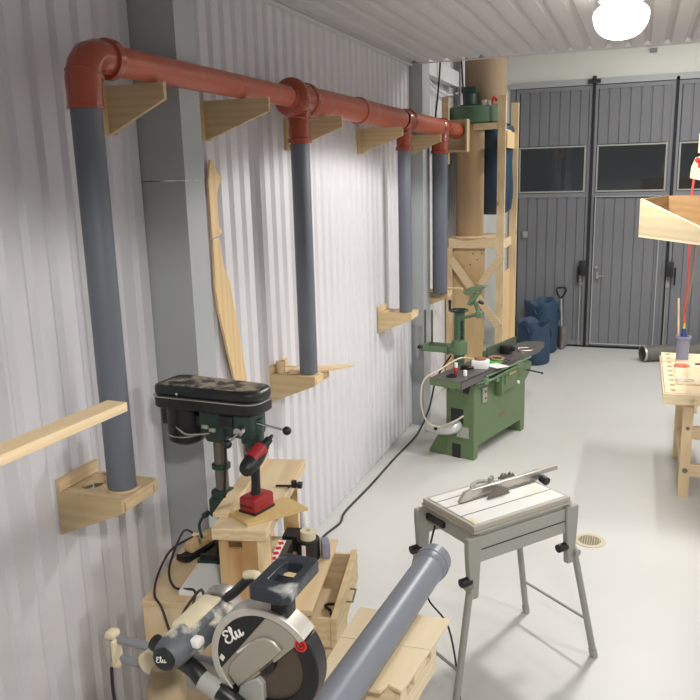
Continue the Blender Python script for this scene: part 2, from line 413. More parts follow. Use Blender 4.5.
# ------------------------------------------------------------------ orange duct along the left wall
PX, PZ = -1.855, 2.94
def ring(m, y, r, w=.012, x=PX, z=PZ): m.lathe([(r-.014, 0), (r, .002), (r, w-.002), (r-.014, w)], (x, y, z), (0, 1, 0), 32)
o = MB().pipe((PX, 2.42, PZ), (PX, 4.16, PZ), .055, .051, 32).build('duct_pipe', 'orange')
tag(o, 'long thin orange duct pipe nearest the viewer, beside the corner elbow', 'pipe')
o = MB().pipe((PX, 4.33, PZ), (PX, 5.30, PZ), .08, .076, 32).build('duct_pipe', 'orange')
tag(o, 'thick orange duct pipe in the middle, right of the first branch', 'pipe')
m = MB().pipe((PX, 5.26, PZ), (PX, 6.25, PZ), .0815, .076, 32); ring(m, 5.24, .09, .04); o = m.build('duct_pipe', 'orange')
tag(o, 'thick orange duct pipe with a socket ring, before the third branch', 'pipe')
o = MB().pipe((PX, 6.50, PZ), (PX, 7.52, PZ), .08, .076, 32).build('duct_pipe', 'orange')
tag(o, 'thick orange duct pipe between the two farthest branches', 'pipe')
# 90 degree elbow at the near end made from segments
def elbow(m, c, r, R, a0, a1, n=12, seg=24, plane='YZ'):
    pts = []
    for i in range(n+1):
        a = rad(a0+(a1-a0)*i/n); pts.append(Vector(c)+Vector((0, math.cos(a)*R, math.sin(a)*R)))
    m.sweep(pts, r, seg, 1)
m = MB()
m.sweep([(PX, 2.37, 2.76), (PX, 2.37, 2.86), (PX, 2.385, 2.90), (PX, 2.41, 2.928), (PX, 2.45, PZ), (PX, 2.53, PZ)], .063, 28, 1)
ring(m, 2.50, .074, .035)
m.lathe([(.056, 0), (.066, .001), (.066, .008), (.063, .010)], (PX, 2.37, 2.755), (0, 0, 1))
m.lathe([(.06, 0), (.069, .006), (.06, .012)], (PX, 2.378, 2.868), (0, .35, 1))
o = m.build('duct_elbow', 'orange_fit', smooth=50); tag(o, 'glossy orange elbow turning the duct down at the near end', 'pipe elbow')
def tee(y, zb, big, r_in, label, near=True):
    m = MB()
    if near:   # reducer with a wide collar in front of the tee
        m.lathe([(.056, -.12), (.066, -.115), (.068, -.08), (.095, -.072), (.104, -.066), (.106, -.045), (.10, -.038), (.09, -.01), (.08, .0)], (PX, y, PZ), (0, 1, 0), 32)
    m.lathe([(.075, -.02), (.0865, 0), (.0865, .12), (.095, .125), (.095, .16), (.08, .165)], (PX, y, PZ), (0, 1, 0), 32)
    yc = y+.04
    m.sweep([(PX, yc+.03, PZ-.03), (PX, yc+.015, PZ-.10), (PX, yc, PZ-.15), (PX, yc, zb+.01)], big, 24, 3)
    m.lathe([(big-.004, 0), (big+.008, .003), (big+.008, .03), (big, .036)], (PX, yc, zb), (0, 0, 1))
    m.lathe([(big, 0), (big+.007, .008), (big, .016)], (PX, yc+.006, PZ-.125), (0, .25, 1))
    o = m.build('duct_tee', 'orange_fit', smooth=50); return tag(o, label, 'pipe fitting')
tee(4.20, 2.69, .062, .055, 'glossy orange tee with a wide collar above the second grey pipe')
tee(6.34, 2.695, .062, .055, 'glossy orange tee above the third grey pipe', near=False)
tee(7.58, 2.69, .082, .075, 'farthest orange tee above the fourth, widest grey pipe', near=False)
m = MB().lathe([(.07, -.50), (.0815, -.50), (.0815, -.02), (.088, 0), (.088, .09), (.0, .09)], (PX, 8.255, PZ), (0, 1, 0), 32)
tag(m.build('end_pipe', 'orange_fit'), 'orange end pipe with cap against the plywood end board at the far end', 'pipe')
def downpipe(y, z0, z1, r, label, x=PX):
    m = MB().pipe((x, y, z0), (x, y, z1), r, r-.004, 32)
    tag(m.build('down_pipe', 'greypvc'), label, 'pipe')
downpipe(2.37, 1.333, 2.79, .055, 'dark grey vertical pipe nearest the viewer, under the orange elbow')
downpipe(4.24, 1.333, 2.75, .055, 'dark grey vertical pipe above the drill press handle')
downpipe(6.38, 1.347, 2.75, .055, 'dark grey vertical pipe in front of the far column')
downpipe(7.62, 1.333, 2.75, .075, 'widest dark grey vertical pipe, farthest from the viewer')
# upper brackets
for i, (y, xo, lb, bk) in enumerate((
    (2.78, -1.79, 'tapered pine bracket under the duct beside the orange elbow', 0),
    (3.55, -1.705, 'tapered pine bracket with a dark knot right of the first column', 1),
    (4.56, -1.71, 'tapered pine bracket under the duct right of the second pipe', 0),
    (5.89, -1.72, 'tapered pine bracket left of the third grey pipe', 1),
    (7.26, -1.755, 'farthest tapered pine bracket between third and fourth pipes', 0))):
    t = thing('duct_bracket', lb, 'bracket', (WX, y, 0), group=None)
    zt = PZ-.056 if i < 2 else PZ-.0815
    zt = min(zt, 2.885)
    L = xo-WX
    MB().prism([(.02, zt-.19), (.02, zt), (L, zt), (L, zt-.065)], -.022, (0, -.011, 0), (1, 0, 0), (0, 0, 1)).build('arm', 'plyX', t, smooth=0, bevel=.001)
    MB().bb((0, -.045, zt-.19), (.02, .045, zt)).build('back_board', 'plyZ', t, smooth=0)
# lower brackets
def low_bracket(y, zt, label, L=.30, pipe_r=.055, extra=None):
    t = thing('pipe_shelf', label, 'bracket', (WX, y, zt))
    for s in (-1, 1):
        MB().prism([(0.0, -.18), (0.0, 0.0), (L, 0.0), (L, -.055), (L-.01, -.062)], .018, (0, s*.10+(.018 if s > 0 else 0), 0), (1, 0, 0), (0, 0, 1)).build('side_panel', 'plyX', t, smooth=0, bevel=.001)
    # shelf with a hole behind the pipe
    sh = MB(); x0, x1, hx, hr = 0.005, L, .085, .04; n = 28
    ring_o, ring_i = [], []
    per = [(x0, -.099), (x1, -.099), (x1, .099), (x0, .099)]
    def edge_pt(a):
        c, s_ = math.cos(a), math.sin(a); ts = []
        if c > 1e-9: ts.append((x1-hx)/c)
        if c < -1e-9: ts.append((x0-hx)/c)
        if s_ > 1e-9: ts.append(.099/s_)
        if s_ < -1e-9: ts.append(-.099/s_)
        k = min(ts); return (hx+c*k, s_*k)
    angs = sorted([2*PI*i/n for i in range(n)]+[math.atan2(p[1], p[0]-hx) % (2*PI) for p in per])
    for z in (-.02, -.004):
        ring_o.append([sh.bm.verts.new((*edge_pt(a), z)) for a in angs]); ring_i.append([sh.bm.verts.new((hx+hr*math.cos(a), hr*1.3*math.sin(a), z)) for a in angs])
    k = len(angs)
    for i in range(k):
        j = (i+1) % k
        for z in (0, 1): sh.bm.faces.new((ring_o[z][i], ring_o[z][j], ring_i[z][j], ring_i[z][i]))
        sh.bm.faces.new((ring_o[0][i], ring_o[0][j], ring_o[1][j], ring_o[1][i])); sh.bm.faces.new((ring_i[0][i], ring_i[0][j], ring_i[1][j], ring_i[1][i]))
    sh.build('shelf', 'plyP', t, smooth=0)
    MB().bb((0, -.118, 0.001), (.018, .118, .05)).build('back_rail', 'plyY', t, smooth=0)
    MB().bb((L-.02, -.09, -.055), (L, .09, -.021)).build('front_rail', 'plyY', t, smooth=0)
    if extra == 'cup':
        MB().lathe([(0, 0), (.026, 0), (.03, .075), (.026, .075), (.022, .004), (0, .004)], (.05, -.06, -.002)).build('wood_plug', 'pineZ', t)
        MB().prism([(.12, -.09), (.33, .03), (.44, .19), (.30, .17), (.18, .10), (.10, .09)], .01, (0, 0, 0.0), (1, 0, 0), (0, 1, 0)).build('foot_plate', 'plyP', t, smooth=0)
    elif extra == 'tail':
        MB().bb((.18, .09, -.004), (.40, .16, .012)).build('foot_plate', 'plyP', t, smooth=0)
    MB().pipe((.225, 0, -.003), (.225, 0, .004), pipe_r+.01, pipe_r, 28).build('collar_ring', 'plyP', t)
    return t
low_bracket(2.375, 1.330, 'plywood wall shelf carrying the nearest grey pipe, beside the loose plank')
low_bracket(4.27, 1.330, 'plywood wall shelf behind the drill press, with a round wood plug', extra='cup')
low_bracket(6.40, 1.345, 'plywood wall shelf carrying the third grey pipe')
low_bracket(7.76, 1.330, 'farthest plywood wall shelf, behind the green machine', L=.30, pipe_r=.078, extra='tail')
# end board and plank by the cap
m = MB().bb((-2.08, 8.36, 2.72), (-1.72, 8.38, 3.05)).bb((-1.745, 8.28, 2.72), (-1.725, 8.36, 3.05)).bb((-2.08, 8.28, 2.72), (-1.745, 8.36, 2.74)).bb((-2.02, 8.38, 2.6), (-1.945, 8.42, 3.29))
tag(m.build('end_board', 'plyX', smooth=0), 'small plywood end box closing the far end of the orange duct', 'board')
# cut template and lath standing against the wall behind the drill press
Xw = -2.052
m = MB().prism([(3.502, 2.21), (3.50, 2.50), (3.534, 2.60), (3.56, 2.60), (3.585, 2.545), (3.644, 2.51), (3.60, 2.47), (3.575, 2.42), (3.57, 2.32), (3.58, 2.26), (3.615, 2.235), (3.577, 2.222), (3.54, 2.228)], .012, (Xw, 0, 0), (0, 1, 0), (0, 0, 1))
tag(m.build('wood_template', 'plyZ', smooth=0), 'pale cut-out wooden template high on the white ribbed wall beside the column', 'template')
m = MB().prism([(3.504, 2.205), (3.57, 2.215), (3.60, 2.05), (3.652, 1.976), (3.74, 1.60), (3.80, 1.32), (4.10, .001), (4.02, .001), (3.69, 1.30), (3.62, 1.50), (3.52, 1.83), (3.50, 1.95)], .014, (Xw, 0, 0), (0, 1, 0), (0, 0, 1))
tag(m.build('wood_lath', 'plyZ', smooth=0), 'long bent pale lath leaning on the ribbed wall behind the drill press', 'board')

# loose plank in the left foreground
m = MB(); a = Vector((-1.151, 1.519, 1.977)); d = Vector((-.045, -1, 0)).normalized(); w = Vector((-1, .045, 0)).normalized()
m.prism([(0, 0), (1.9, 0), (1.9, .060), (0, .060)], .023, a, d, w)
LP = m.build('loose_plank', 'pineY', smooth=0, bevel=.0015)
tag(LP, 'pale pine plank poking in from the left edge of the photo', 'plank')
for k, y in enumerate((.35, -.3)):
    pt = thing('plank_trestle', 'timber trestle under the pine plank, out at the left', 'trestle', (-1.22, y, 0), group='trestles under the loose plank')
    MB().bb((-.045, -.022, 0), (0, .022, 1.955)).build('post', 'pineZ', pt, smooth=0)
    MB().bb((-.10, -.03, 1.953-.02), (.06, .03, 1.953)).build('cap', 'pineX', pt, smooth=0)
    MB().bb((-.18, -.04, 0), (-.046, .04, .04)).build('foot', 'pineX', pt, smooth=0)
# trestle outside the frame that carries it (only its crossbar end stands out of view)

# ------------------------------------------------------------------ bench along the wall
B0 = Vector((-1.755, 2.288, 0)); BA = rad(11.6)
bench = thing('workbench', 'pine workbench with drawers under the drill press', 'workbench', B0, BA)
BW, BL, BZ = .683, .60, .90
MB().bb((0, 0, BZ-.022), (BW, BL, BZ)).build('worktop', 'plyY', bench, smooth=0, bevel=.0015)
MB().bb((.004, .004, .0), (BW-.02, .022, BZ-.022)).build('side_panel', 'pineZ', bench, smooth=0)
MB().bb((.004, BL-.022, 0), (BW-.02, BL-.004, BZ-.022)).build('side_panel', 'pineZ', bench, smooth=0)
MB().bb((.004, .022, 0), (.02, BL-.022, BZ-.022)).build('back_panel', 'plyZ', bench, smooth=0)
MB().bb((.02, .022, .06), (BW-.03, BL-.022, .08)).build('bottom_panel', 'plyZ', bench, smooth=0)
def drawer(z, h, out):
    d = MB(); x1 = BW-.02+out; y0, y1 = .03, BL-.03
    d.bb((x1-.34, y0, z), (x1, y0+.014, z+h)).bb((x1-.34, y1-.014, z), (x1, y1, z+h)).bb((x1-.34, y0, z), (x1, y1, z+.01)).bb((x1-.34, y0, z), (x1-.326, y1, z+h))
    b = d.build('drawer', 'plyY', bench, smooth=0)
    f = MB().bb((x1, y0-.015, z-.005), (x1+.024, y1+.015, z+h+.012)).build('drawer_front', 'plyX', b, smooth=0, bevel=.002)
    ym = (y0+y1)/2
    MB().sweep([(x1+.02, ym-.05, z+h*.6), (x1+.05, ym-.05, z+h*.6), (x1+.05, ym+.05, z+h*.6), (x1+.02, ym+.05, z+h*.6)], .004, 8, 1).build('drawer_handle', 'steel', b)
drawer(.72, .13, .085); drawer(.55, .14, .03); drawer(.38, .14, .03); drawer(.2, .15, .02)
def onbench(x, y): c, s = math.cos(BA), math.sin(BA); return (B0.x+x*c-y*s, B0.y+x*s+y*c)

# raised stand: plank on a plywood box
PT = 1.20
PA = rad(12)
stand = thing('plank_stand', 'pine plank on a knotty plywood riser standing on the workbench', 'stand', (-1.475, 2.383, BZ), PA)
ST = PT-BZ
MB().bb((0, 0, ST-.045), (.215, .76, ST)).build('top_plank', 'pineY', stand, smooth=0, bevel=.002)
# riser with hand hole
m = MB(); y0, y1 = .012, .03; xa, xb = .022, .175; hz0, hz1, hx0, hx1 = ST-.085, ST-.055, .06, .115
for a, b in (((xa, 0), (xb, hz0)), ((xa, hz1), (xb, ST-.045)), ((xa, hz0), (hx0, hz1)), ((hx1, hz0), (xb, hz1))): m.bb((a[0], y0, a[1]), (b[0], y1, b[1]))
m.build('riser_front', 'plyknot', stand, smooth=0)
MB().bb((xb, .012, 0), (xb+.018, .14, ST-.045)).build('riser_side', 'pineZ', stand, smooth=0)
MB().bb((xa, .14, 0), (xb+.018, .155, ST-.045)).build('riser_back', 'plyknot', stand, smooth=0)
MB().bb((.13, .62, 0), (.20, .638, ST-.045)).build('rear_leg', 'plyZ', stand, smooth=0)
MB().bb((-.035, .14, ST-.005), (.035, .72, ST+.012)).build('side_strip', 'pineY', stand, smooth=0) if False else None
o = MB().bb((-.025, .10, 0.0005), (.035, .74, .018)).build('pine_strip', 'pineY', smooth=0, bevel=.001); o.location = (-1.475, 2.383, PT); o.rotation_euler = (0, 0, PA)
tag(o, 'narrow pine strip lying along the left edge of the raised plank', 'board')
o = MB().prism([(-.13, .0), (-.005, -.075), (.16, .13), (.03, .205)], .012, (0, 0, .0005), (1, 0, 0), (0, 1, 0)).build('scrap_board', 'mdf', smooth=0)
o.location = (-1.345, 2.515, PT)
tag(o, 'thin tan scrap board under the red cordless drill', 'board')
# cordless drill standing on its battery
cd = thing('cordless_drill', 'red and black cordless drill standing on its battery on the scrap board', 'cordless drill', (-1.375, 2.575, PT+.0128), rad(-14))
MB().box((0, 0, .034), (.085, .12, .066), bev=.012).build('battery', 'red', cd)
MB().box((0, 0, .006), (.088, .124, .011), bev=.004).build('battery_base', 'black', cd)
m = MB()
for k in range(6): m.box((-.03+.011*k, -.0605, .032), (.006, .002, .009 if k else .012))
m.build('battery_print', 'black', cd, smooth=0)
m = MB().sweep([(0, -.005, .05), (0, .0, .10), (0, .002, .16), (0, .0, .20)], .019, 14, 3, rad_fn=lambda t: .022-.004*math.sin(t*PI)); m.build('grip', 'black', cd)
m = MB().sweep([(0, -.065, .180), (0, -.045, .187), (0, .0, .210), (0, .045, .236), (0, .065, .248)], .03, 18, 3, rad_fn=lambda t: .022+.014*math.sin(min(1, t*1.15)*PI)); m.build('motor_body', 'black', cd)
m = MB().sweep([(0, -.02, .212), (0, .01, .226), (0, .045, .244)], .03, 16, 3, rad_fn=lambda t: .0325); m.build('shell', 'red', cd)
m = MB().tube((0, .055, .243), (0, .095, .264), .019, .016).tube((0, .09, .262), (0, .115, .275), .012, .006); m.build('chuck', 'black', cd)
# chuck key
m = MB().tube((-.05, 0, .006), (.03, .0, .006), .005).tube((.03, 0, .0), (.03, 0, .03), .012).tube((.01, -.03, .011), (.05, .03, .011), .004).box((.055, .0, .01), (.02, .03, .02))
o = m.build('chuck_key', 'black'); o.location = (-1.365, 2.84, PT+.0005); o.rotation_euler = (0, 0, rad(15)); tag(o, 'black chuck key lying on the raised pine plank', 'chuck key')

# ------------------------------------------------------------------ drill press
dp = thing('drill_press', 'dark green and black bench drill press with dusty belt cover', 'drill press', (-1.60, 2.70, BZ), rad(-5))
MB().lathe([(0, .0), (.028, 0), (.028, .66), (0, .66)]).build('column', 'steel', dp)
MB().bb((-.09, -.1, 0), (.16, .1, .03), bev=.012).build('base', 'dkgreen', dp)
MB().lathe([(.03, 0), (.046, 0), (.046, .06), (.03, .065)], (0, 0, .03)).build('column_foot', 'dkgreen', dp)
MB().lathe([(.03, 0), (.04, .003), (.04, .02), (.03, .023)], (0, 0, .415)).build('rack_collar', 'dkgreen', dp)
m = MB().box((0, 0, .245), (.10, .09, .09), bev=.015).box((.0, -.0, .30), (.08, .07, .05), bev=.01).tube((-.04, -.06, .23), (-.04, -.09, .23), .012).sweep([(-.04, -.09, .23), (-.06, -.10, .19), (-.05, -.1, .13)], .006)
m.build('table_clamp', 'dkgreen', dp)
# head
HZ = .705
m = MB().box((.07, 0, HZ-.075), (.26, .125, .11), bev=.02).box((.005, 0, HZ-.10), (.09, .11, .13), bev=.02)
m.build('head_casting', 'dkgreen', dp)
m = MB().lathe([(0, -.16), (.028, -.155), (.035, -.11), (.047, -.1), (.047, .0), (.0, .0)], (.165, 0, HZ-.05), n=28); m.build('quill_housing', 'dkgreen', dp)
m = MB().tube((.165, 0, HZ-.25), (.165, 0, HZ-.2), .018).tube((.165, 0, HZ-.30), (.165, 0, HZ-.25), .012, .021); m.build('chuck', 'steel', dp)
# belt cover: narrow round back, wide front
def cover(z0, z1, g):
    pts = []
    cx0, cx1, r0, r1 = -.165, .155, .105+g, .09+g
    xl, xr = -.262-g, .238+g
    for (cx, cy, r_, a0) in ((xl+.05, r0-.05, .05, 90), (xl+.05, -r0+.05, .05, 180), (xr-.065, -r1+.065, .065, 270), (xr-.065, r1-.065, .065, 0)):
        for k in range(6): a = rad(a0+90*k/5); pts.append((cx+r_*math.cos(a), cy+r_*math.sin(a)))
    return pts
MB().prism(cover(0, 0, 0), .045, (0, 0, HZ-.018), (1, 0, 0), (0, 1, 0)).build('cover_bottom', 'blackplain', dp, bevel=.006)
lid = MB().mat('blackplain').prism(cover(0, 0, -.002), .046, (0, 0, HZ+.031), (1, 0, 0), (0, 1, 0)).build('cover_lid', None, dp, bevel=.014)
MB().prism(cover(0, 0, -.018), .0016, (0, 0, HZ+.0768), (1, 0, 0), (0, 1, 0)).build('dust_layer', 'dustyblack', lid, smooth=0)
MB().prism(cover(0, 0, .004), .004, (0, 0, HZ+.027), (1, 0, 0), (0, 1, 0)).build('cover_seam', 'silver', dp)
MB().tube((-.12, -.10, HZ+.05), (-.12, -.108, HZ+.05), .006).build('cover_screw', 'chrome', dp)
m = MB().lathe([(0, -.15), (.055, -.17), (.077, -.155), (.08, -.14), (.08, -.005), (0, -.005)], (-.155, -.01, HZ-.015), n=32); m.build('motor', 'blackplain', dp)
MB().pipe((-.155, -.01, HZ-.145), (-.155, -.01, HZ-.14), .0815, .07).build('motor_band', 'silver', dp)
MB().box((-.235, -.01, HZ-.075), (.05, .07, .07), bev=.008).build('capacitor_box', 'blackplain', dp)
MB().bb((-.085, -.04, HZ-.10), (-.05, .03, HZ-.06)).build('motor_mount', 'dkgreen', dp)
MB().box((.085, -.066, HZ-.055), (.065, .012, .045), bev=.004).build('switch_box', 'black', dp)
m = MB()
for k in (0, 1): m.box((-.02+.035*k, -.066, HZ-.09-.01*k), (.03, .014, .016), bev=.003)
m.build('rating_plates', 'greymetal', dp)
m = MB().sweep([(-.20, -.07, HZ-.045), (-.16, -.085, HZ-.09), (-.11, -.085, HZ-.125), (-.06, -.075, HZ-.125), (0, -.07, HZ-.115)], .004, 8); m.build('motor_wire', 'greyleg', dp)
MB().tube((.16, -.03, HZ-.08), (.16, -.10, HZ-.085), .02).build('feed_hub', 'chrome', dp)
for k, (e, nm) in enumerate((((.345, -.03, HZ-.075), 'a'), ((.13, -.13, HZ-.125), 'b'), ((.10, -.02, HZ-.01), 'c'))):
    if k == 2: continue
    h0 = MB().tube((.16, -.095, HZ-.085) if k else (.17, -.03, HZ-.055), e, .0045).build('feed_handle', 'chrome', dp)
    MB().sph(e, .018).build('knob', 'black', h0)
m = MB().sweep([(.075, -.07, HZ-.09), (.078, -.075, HZ-.2), (.06, -.07, HZ-.35), (.045, -.06, HZ-.5), (.05, -.05, .06)], .005, 8); m.build('power_cable', 'rubber', dp)

# things on the bench
def ob(o, x, y, z=BZ, rz=0): p = onbench(x, y); o.location = (p[0], p[1], z+.0008); o.rotation_euler = (0, 0, BA+rz); return o
m = MB(); m.bb((0, 0, 0), (.21, .23, .022))
o = ob(m.build('white_tray', 'paper', smooth=0, bevel=.004), .135, .05); tag(o, 'flat whitish box lid lying on the left half of the workbench', 'box lid')
m = MB().bb((0, 0, 0), (.26, .012, .05)).bb((.0, .012, 0), (.26, .022, .03))
o = ob(m.build('black_rail', 'black', smooth=0), .14, .30); tag(o, 'short dark metal rail behind the white lid on the bench', 'rail')
t = thing('wooden_plane', 'tan wooden block on a black curved base at the back of the bench', 'tool'); ob(t, .10, .41, rz=rad(66))
MB().prism([(-.12, .012), (-.09, 0), (.09, 0), (.13, .02), (.13, .045), (.09, .03), (-.09, .03), (-.12, .04)], -.05, (0, -.025, 0), (1, 0, 0), (0, 0, 1)).build('base', 'black', t, smooth=0, bevel=.003)
MB().bb((-.07, -.02, .031), (.10, .02, .078), bev=.005).build('block', 'plyZ', t)
m = MB().sweep([onbench(.05, .46)+(BZ+.07,), onbench(.03, .40)+(BZ+.1,), onbench(.02, .25)+(BZ+.012,), onbench(.10, .10)+(BZ+.008,), onbench(.2, .05)+(BZ+.03,), onbench(.22, -.02)+(BZ+.01,), onbench(.17, -.03)+(BZ-.12,), onbench(.2, -.1)+(BZ+.0,), (-1.30, 2.0, 1.18), (-1.12, 1.75, 1.32)], .005, 8, 6)
tag(m.build('saw_cable', 'cord'), 'dark cable looping from the back of the bench to the mitre saw', 'cable')
m = MB().sweep([onbench(.06, .44)+(BZ+.06,), onbench(.0, .33)+(BZ+.05,), onbench(-.01, .20)+(BZ+.006,), onbench(.04, .04)+(BZ+.006,), onbench(.09, -.012)+(BZ-.02,), onbench(.13, -.02)+(BZ-.15,), onbench(.2, -.03)+(BZ-.22,), onbench(.3, -.03)+(BZ-.24,)], .005, 8, 6)
tag(m.build('loose_cable', 'cord'), 'second dark cable hanging over the near edge of the bench', 'cable')
# black can with tape roll
can = thing('round_can', 'dark round can on the right half of the workbench', 'can', (*onbench(.585, .42), BZ+.001))
MB().lathe([(0, 0), (.05, 0), (.05, .085), (.0, .085)]).build('body', 'black', can)
MB().box((.0, -.0495, .045), (.018, .003, .06)).build('label_strip', 'white', can)
o = MB().pipe((0, 0, .0005), (0, 0, .038), .033, .012).build('tape_roll', 'tape'); o.location = (*onbench(.585, .42), BZ+.0865); tag(o, 'pale roll of tape standing on the dark round can', 'tape roll')
o = ob(MB().box((.0, 0, .035), (.035, .07, .07), bev=.004).build('purple_box', 'lavender'), .655, .44, rz=.3); tag(o, 'small lavender box beside the tape roll can', 'box')
# red/white/grey boxes between riser and leg
m = MB().mat('steel').bb((0, 0, 0), (.055, .26, .07)); m.mat('white').bb((.0, .01, .0702), (.03, .25, .072)); m.mat('brightred')
for k in range(5): m.box((.014, .04+.045*k, .0728), (.022, .026, .0012), rot=(0, 0, .4))
o = ob(m.build('red_white_case', None, smooth=0, bevel=.002), .458, .17); tag(o, 'long grey case with red and white print beside the plywood riser', 'case')
o = ob(MB().bb((0, 0, 0), (.10, .09, .07)).build('black_box', 'black', smooth=0), .46, .46); tag(o, 'black box under the raised plank, behind the red and white case', 'box')
o = ob(MB().lathe([(0, 0), (.018, 0), (.016, .13), (.008, .145), (.008, .16), (0, .16)]).build('spray_tube', 'white'), .535, .57); tag(o, 'slim white bottle standing next to the black box under the plank', 'bottle')
# pencil doodles on bench top
m = MB()
for k in range(4):
    c = Vector(onbench(.545+.03*(k % 2), .12+.035*k)+(BZ+.0012,)); r = .018+.004*(k % 3)
    m.sweep([c+Vector((r*math.cos(2*PI*i/14)*1.3, r*math.sin(2*PI*i/14), 0)) for i in range(15)], .0009, 5, 1)
o = m.build('pencil_rings', 'brown'); o.parent = bench; o.matrix_parent_inverse = (Matrix.Translation(B0) @ Matrix.Rotation(BA, 4, 'Z')).inverted()
# loose drill bits etc. in open drawer
m = MB().sweep([(0, 0, 0), (.03, .04, .01), (.0, .08, .0), (-.03, .05, .01), (.0, .01, 0.012)], .006, 8)
o = ob(m.build('cable_coil', 'black'), BW+.02, .25, .734); tag(o, 'small dark cable coil lying in the open top drawer', 'cable')

# ------------------------------------------------------------------ mitre saw on its station
sb = thing('saw_bench', 'low timber base under the mitre saw and its plywood extension', 'workbench', (-.80, 1.55, 0))
MB().bb((-.30, -.33, .93), (.24, .38, .955)).build('worktop', 'plyY', sb, smooth=0)
for sx in (-.28, .2):
    for sy in (-.3, .32): MB().bb((sx, sy, 0), (sx+.05, sy+.05, .93)).build('leg', 'pineZ', sb, smooth=0)
MB().bb((-.23, -.30, .25), (.2, -.27, .33)).build('rail', 'pineX', sb, smooth=0)
MB().bb((-.23, .33, .25), (.2, .36, .33)).build('rail', 'pineX', sb, smooth=0)
ms = thing('mitre_saw', 'large sliding mitre saw with round blade guard and lettering in the foreground', 'mitre saw', (-.793, 1.506, .9555), rad(-2))
BCZ = 1.362-.9555
MB().lathe([(0, 0), (.15, 0), (.155, .01), (.155, .035), (.145, .043), (0, .043)], (0, .05, .0)).build('turntable', 'silver', ms)
MB().bb((-.14, -.17, 0), (.12, .27, .04), bev=.01).build('base_table', 'silver', ms)
MB().bb((-.11, -.17, .045), (-.085, .27, .12), bev=.004).build('fence', 'silver', ms)
YG = .03
def disc(m, r0, r1, a0, a1, ya, yb, n=24, c=(0, 0)):
    o_ = [(c[0]+r1*math.cos(rad(a0+(a1-a0)*i/n)), c[1]+r1*math.sin(rad(a0+(a1-a0)*i/n))) for i in range(n+1)]
    i_ = [(c[0]+r0*math.cos(rad(a1-(a1-a0)*i/n)), c[1]+r0*math.sin(rad(a1-(a1-a0)*i/n))) for i in range(n+1)] if r0 > 0 else []
    m.prism(o_+i_, ya-yb, (0, ya, BCZ), (1, 0, 0), (0, 0, 1))
# upper guard (silver): region above the diagonal
m = MB(); pts = [(.142*math.cos(rad(a)), .142*math.sin(rad(a))) for a in range(38, 232, 6)]
m.prism(pts, -.055, (0, -YG+.055-.055, BCZ), (1, 0, 0), (0, 0, 1))
ug = m.build('upper_guard', 'guard', ms, bevel=.004)
m = MB(); disc(m, .126, .145, 38, 225, -YG-.004, -YG+.056, 30); m.build('guard_rim', 'guardlight', ms, bevel=.002)
m = MB(); pts = [(.1255*math.cos(rad(a)), .1255*math.sin(rad(a))) for a in range(84, 202, 6)]; m.prism(pts, -.002, (0, -YG-.0025, BCZ), (1, 0, 0), (0, 0, 1)); m.build('badge_plate', 'blackplain', ug, smooth=0)
m = MB(); m.prism([(-.100, -.045), (-.090, -.015), (-.052, .030), (-.015, .066), (.010, .076), (.035, .070), (.056, .050), (-.070, -.078)], -.010, (0, -YG-.010+.0, BCZ), (1, 0, 0), (0, 0, 1)); m.build('guard_boss', 'guard', ug, bevel=.006)
ELU = [[(.95, .95), (.7, 1.12), (.38, 1.05), (.32, .8), (.62, .62), (.25, .5), (.12, .22), (.35, .0), (.75, .05), (1.05, .35), (1.38, .95), (1.34, 1.22), (1.18, 1.05), (1.12, .25), (1.28, .02), (1.5, .25), (1.66, .66), (1.58, .2), (1.74, .02), (1.98, .25), (2.1, .66), (2.02, .2), (2.16, .02), (2.4, .25)]]
def script(name, k, th, org, ang, parent, yoff):
    m = MB(); c, s2 = math.cos(rad(ang)), math.sin(rad(ang))
    for st_ in ELU: m.sweep([(org[0]+k*(p[0]*c-p[1]*s2), yoff, org[1]+k*(p[0]*s2+p[1]*c)) for p in st_], th, 6, 4)
    return m.build(name, 'whitelogo', parent, smooth=60)
script('guard_lettering', .027, .0026, (-.098, BCZ+.032), 36, ug, -YG-.004)
m = MB(); m.prism([(-.072, .018), (-.068, .014), (-.024, .050), (-.028, .054)], -.0015, (0, -YG-.0045, BCZ), (1, 0, 0), (0, 0, 1)); m.build('guard_underline', 'whitelogo', ug, smooth=0)
m = MB(); m.prism([(-.122, -.010), (-.112, -.018), (-.106, -.006), (-.115, .002)], -.0015, (0, -YG-.0045, BCZ), (1, 0, 0), (0, 0, 1)); m.build('guard_mark', 'whitelogo', ug, smooth=0)
# blade and lower guard
m = MB(); disc(m, 0, .120, 0, 354, -.004, .0, 60); m.build('blade', 'brownblade', ms, smooth=0)
m = MB(); disc(m, .104, .145, -140, 37, -YG, .022, 30); lg = m.build('lower_guard', 'blackplain', ms, bevel=.004)
m = MB(); disc(m, .0, .104, -140, 36, -.016, -.012, 30); m.build('tinted_cover', 'brownblade', lg, smooth=0)
m = MB(); disc(m, .0, .029, 0, 354, -.03, -.004, 30); m.build('arbor_cap', 'black', ms)
m = MB(); disc(m, 0, .016, 0, 354, -YG-.002, -YG, 20, c=(.102, .071)); st = m.build('round_sticker', 'brightred', lg)
m = MB(); disc(m, .009, .011, 0, 354, -YG-.003, -YG-.001, 20, c=(.102, .071)); m.box((.102, -YG-.0025, BCZ+.071), (.012, .001, .002), rot=(0, rad(40), 0)).box((.104, -YG-.0025, BCZ+.071), (.012, .001, .002), rot=(0, rad(-30), 0)); m.build('sticker_symbol', 'black', st)
m = MB(); m.prism([(-.07, -.078), (-.055, -.064), (-.02, -.045), (-.005, -.06), (-.005, -.14), (-.09, -.14)], -.02, (0, -YG-.002, BCZ), (1, 0, 0), (0, 0, 1)); m.build('front_plate', 'greymetal', ms, bevel=.004)
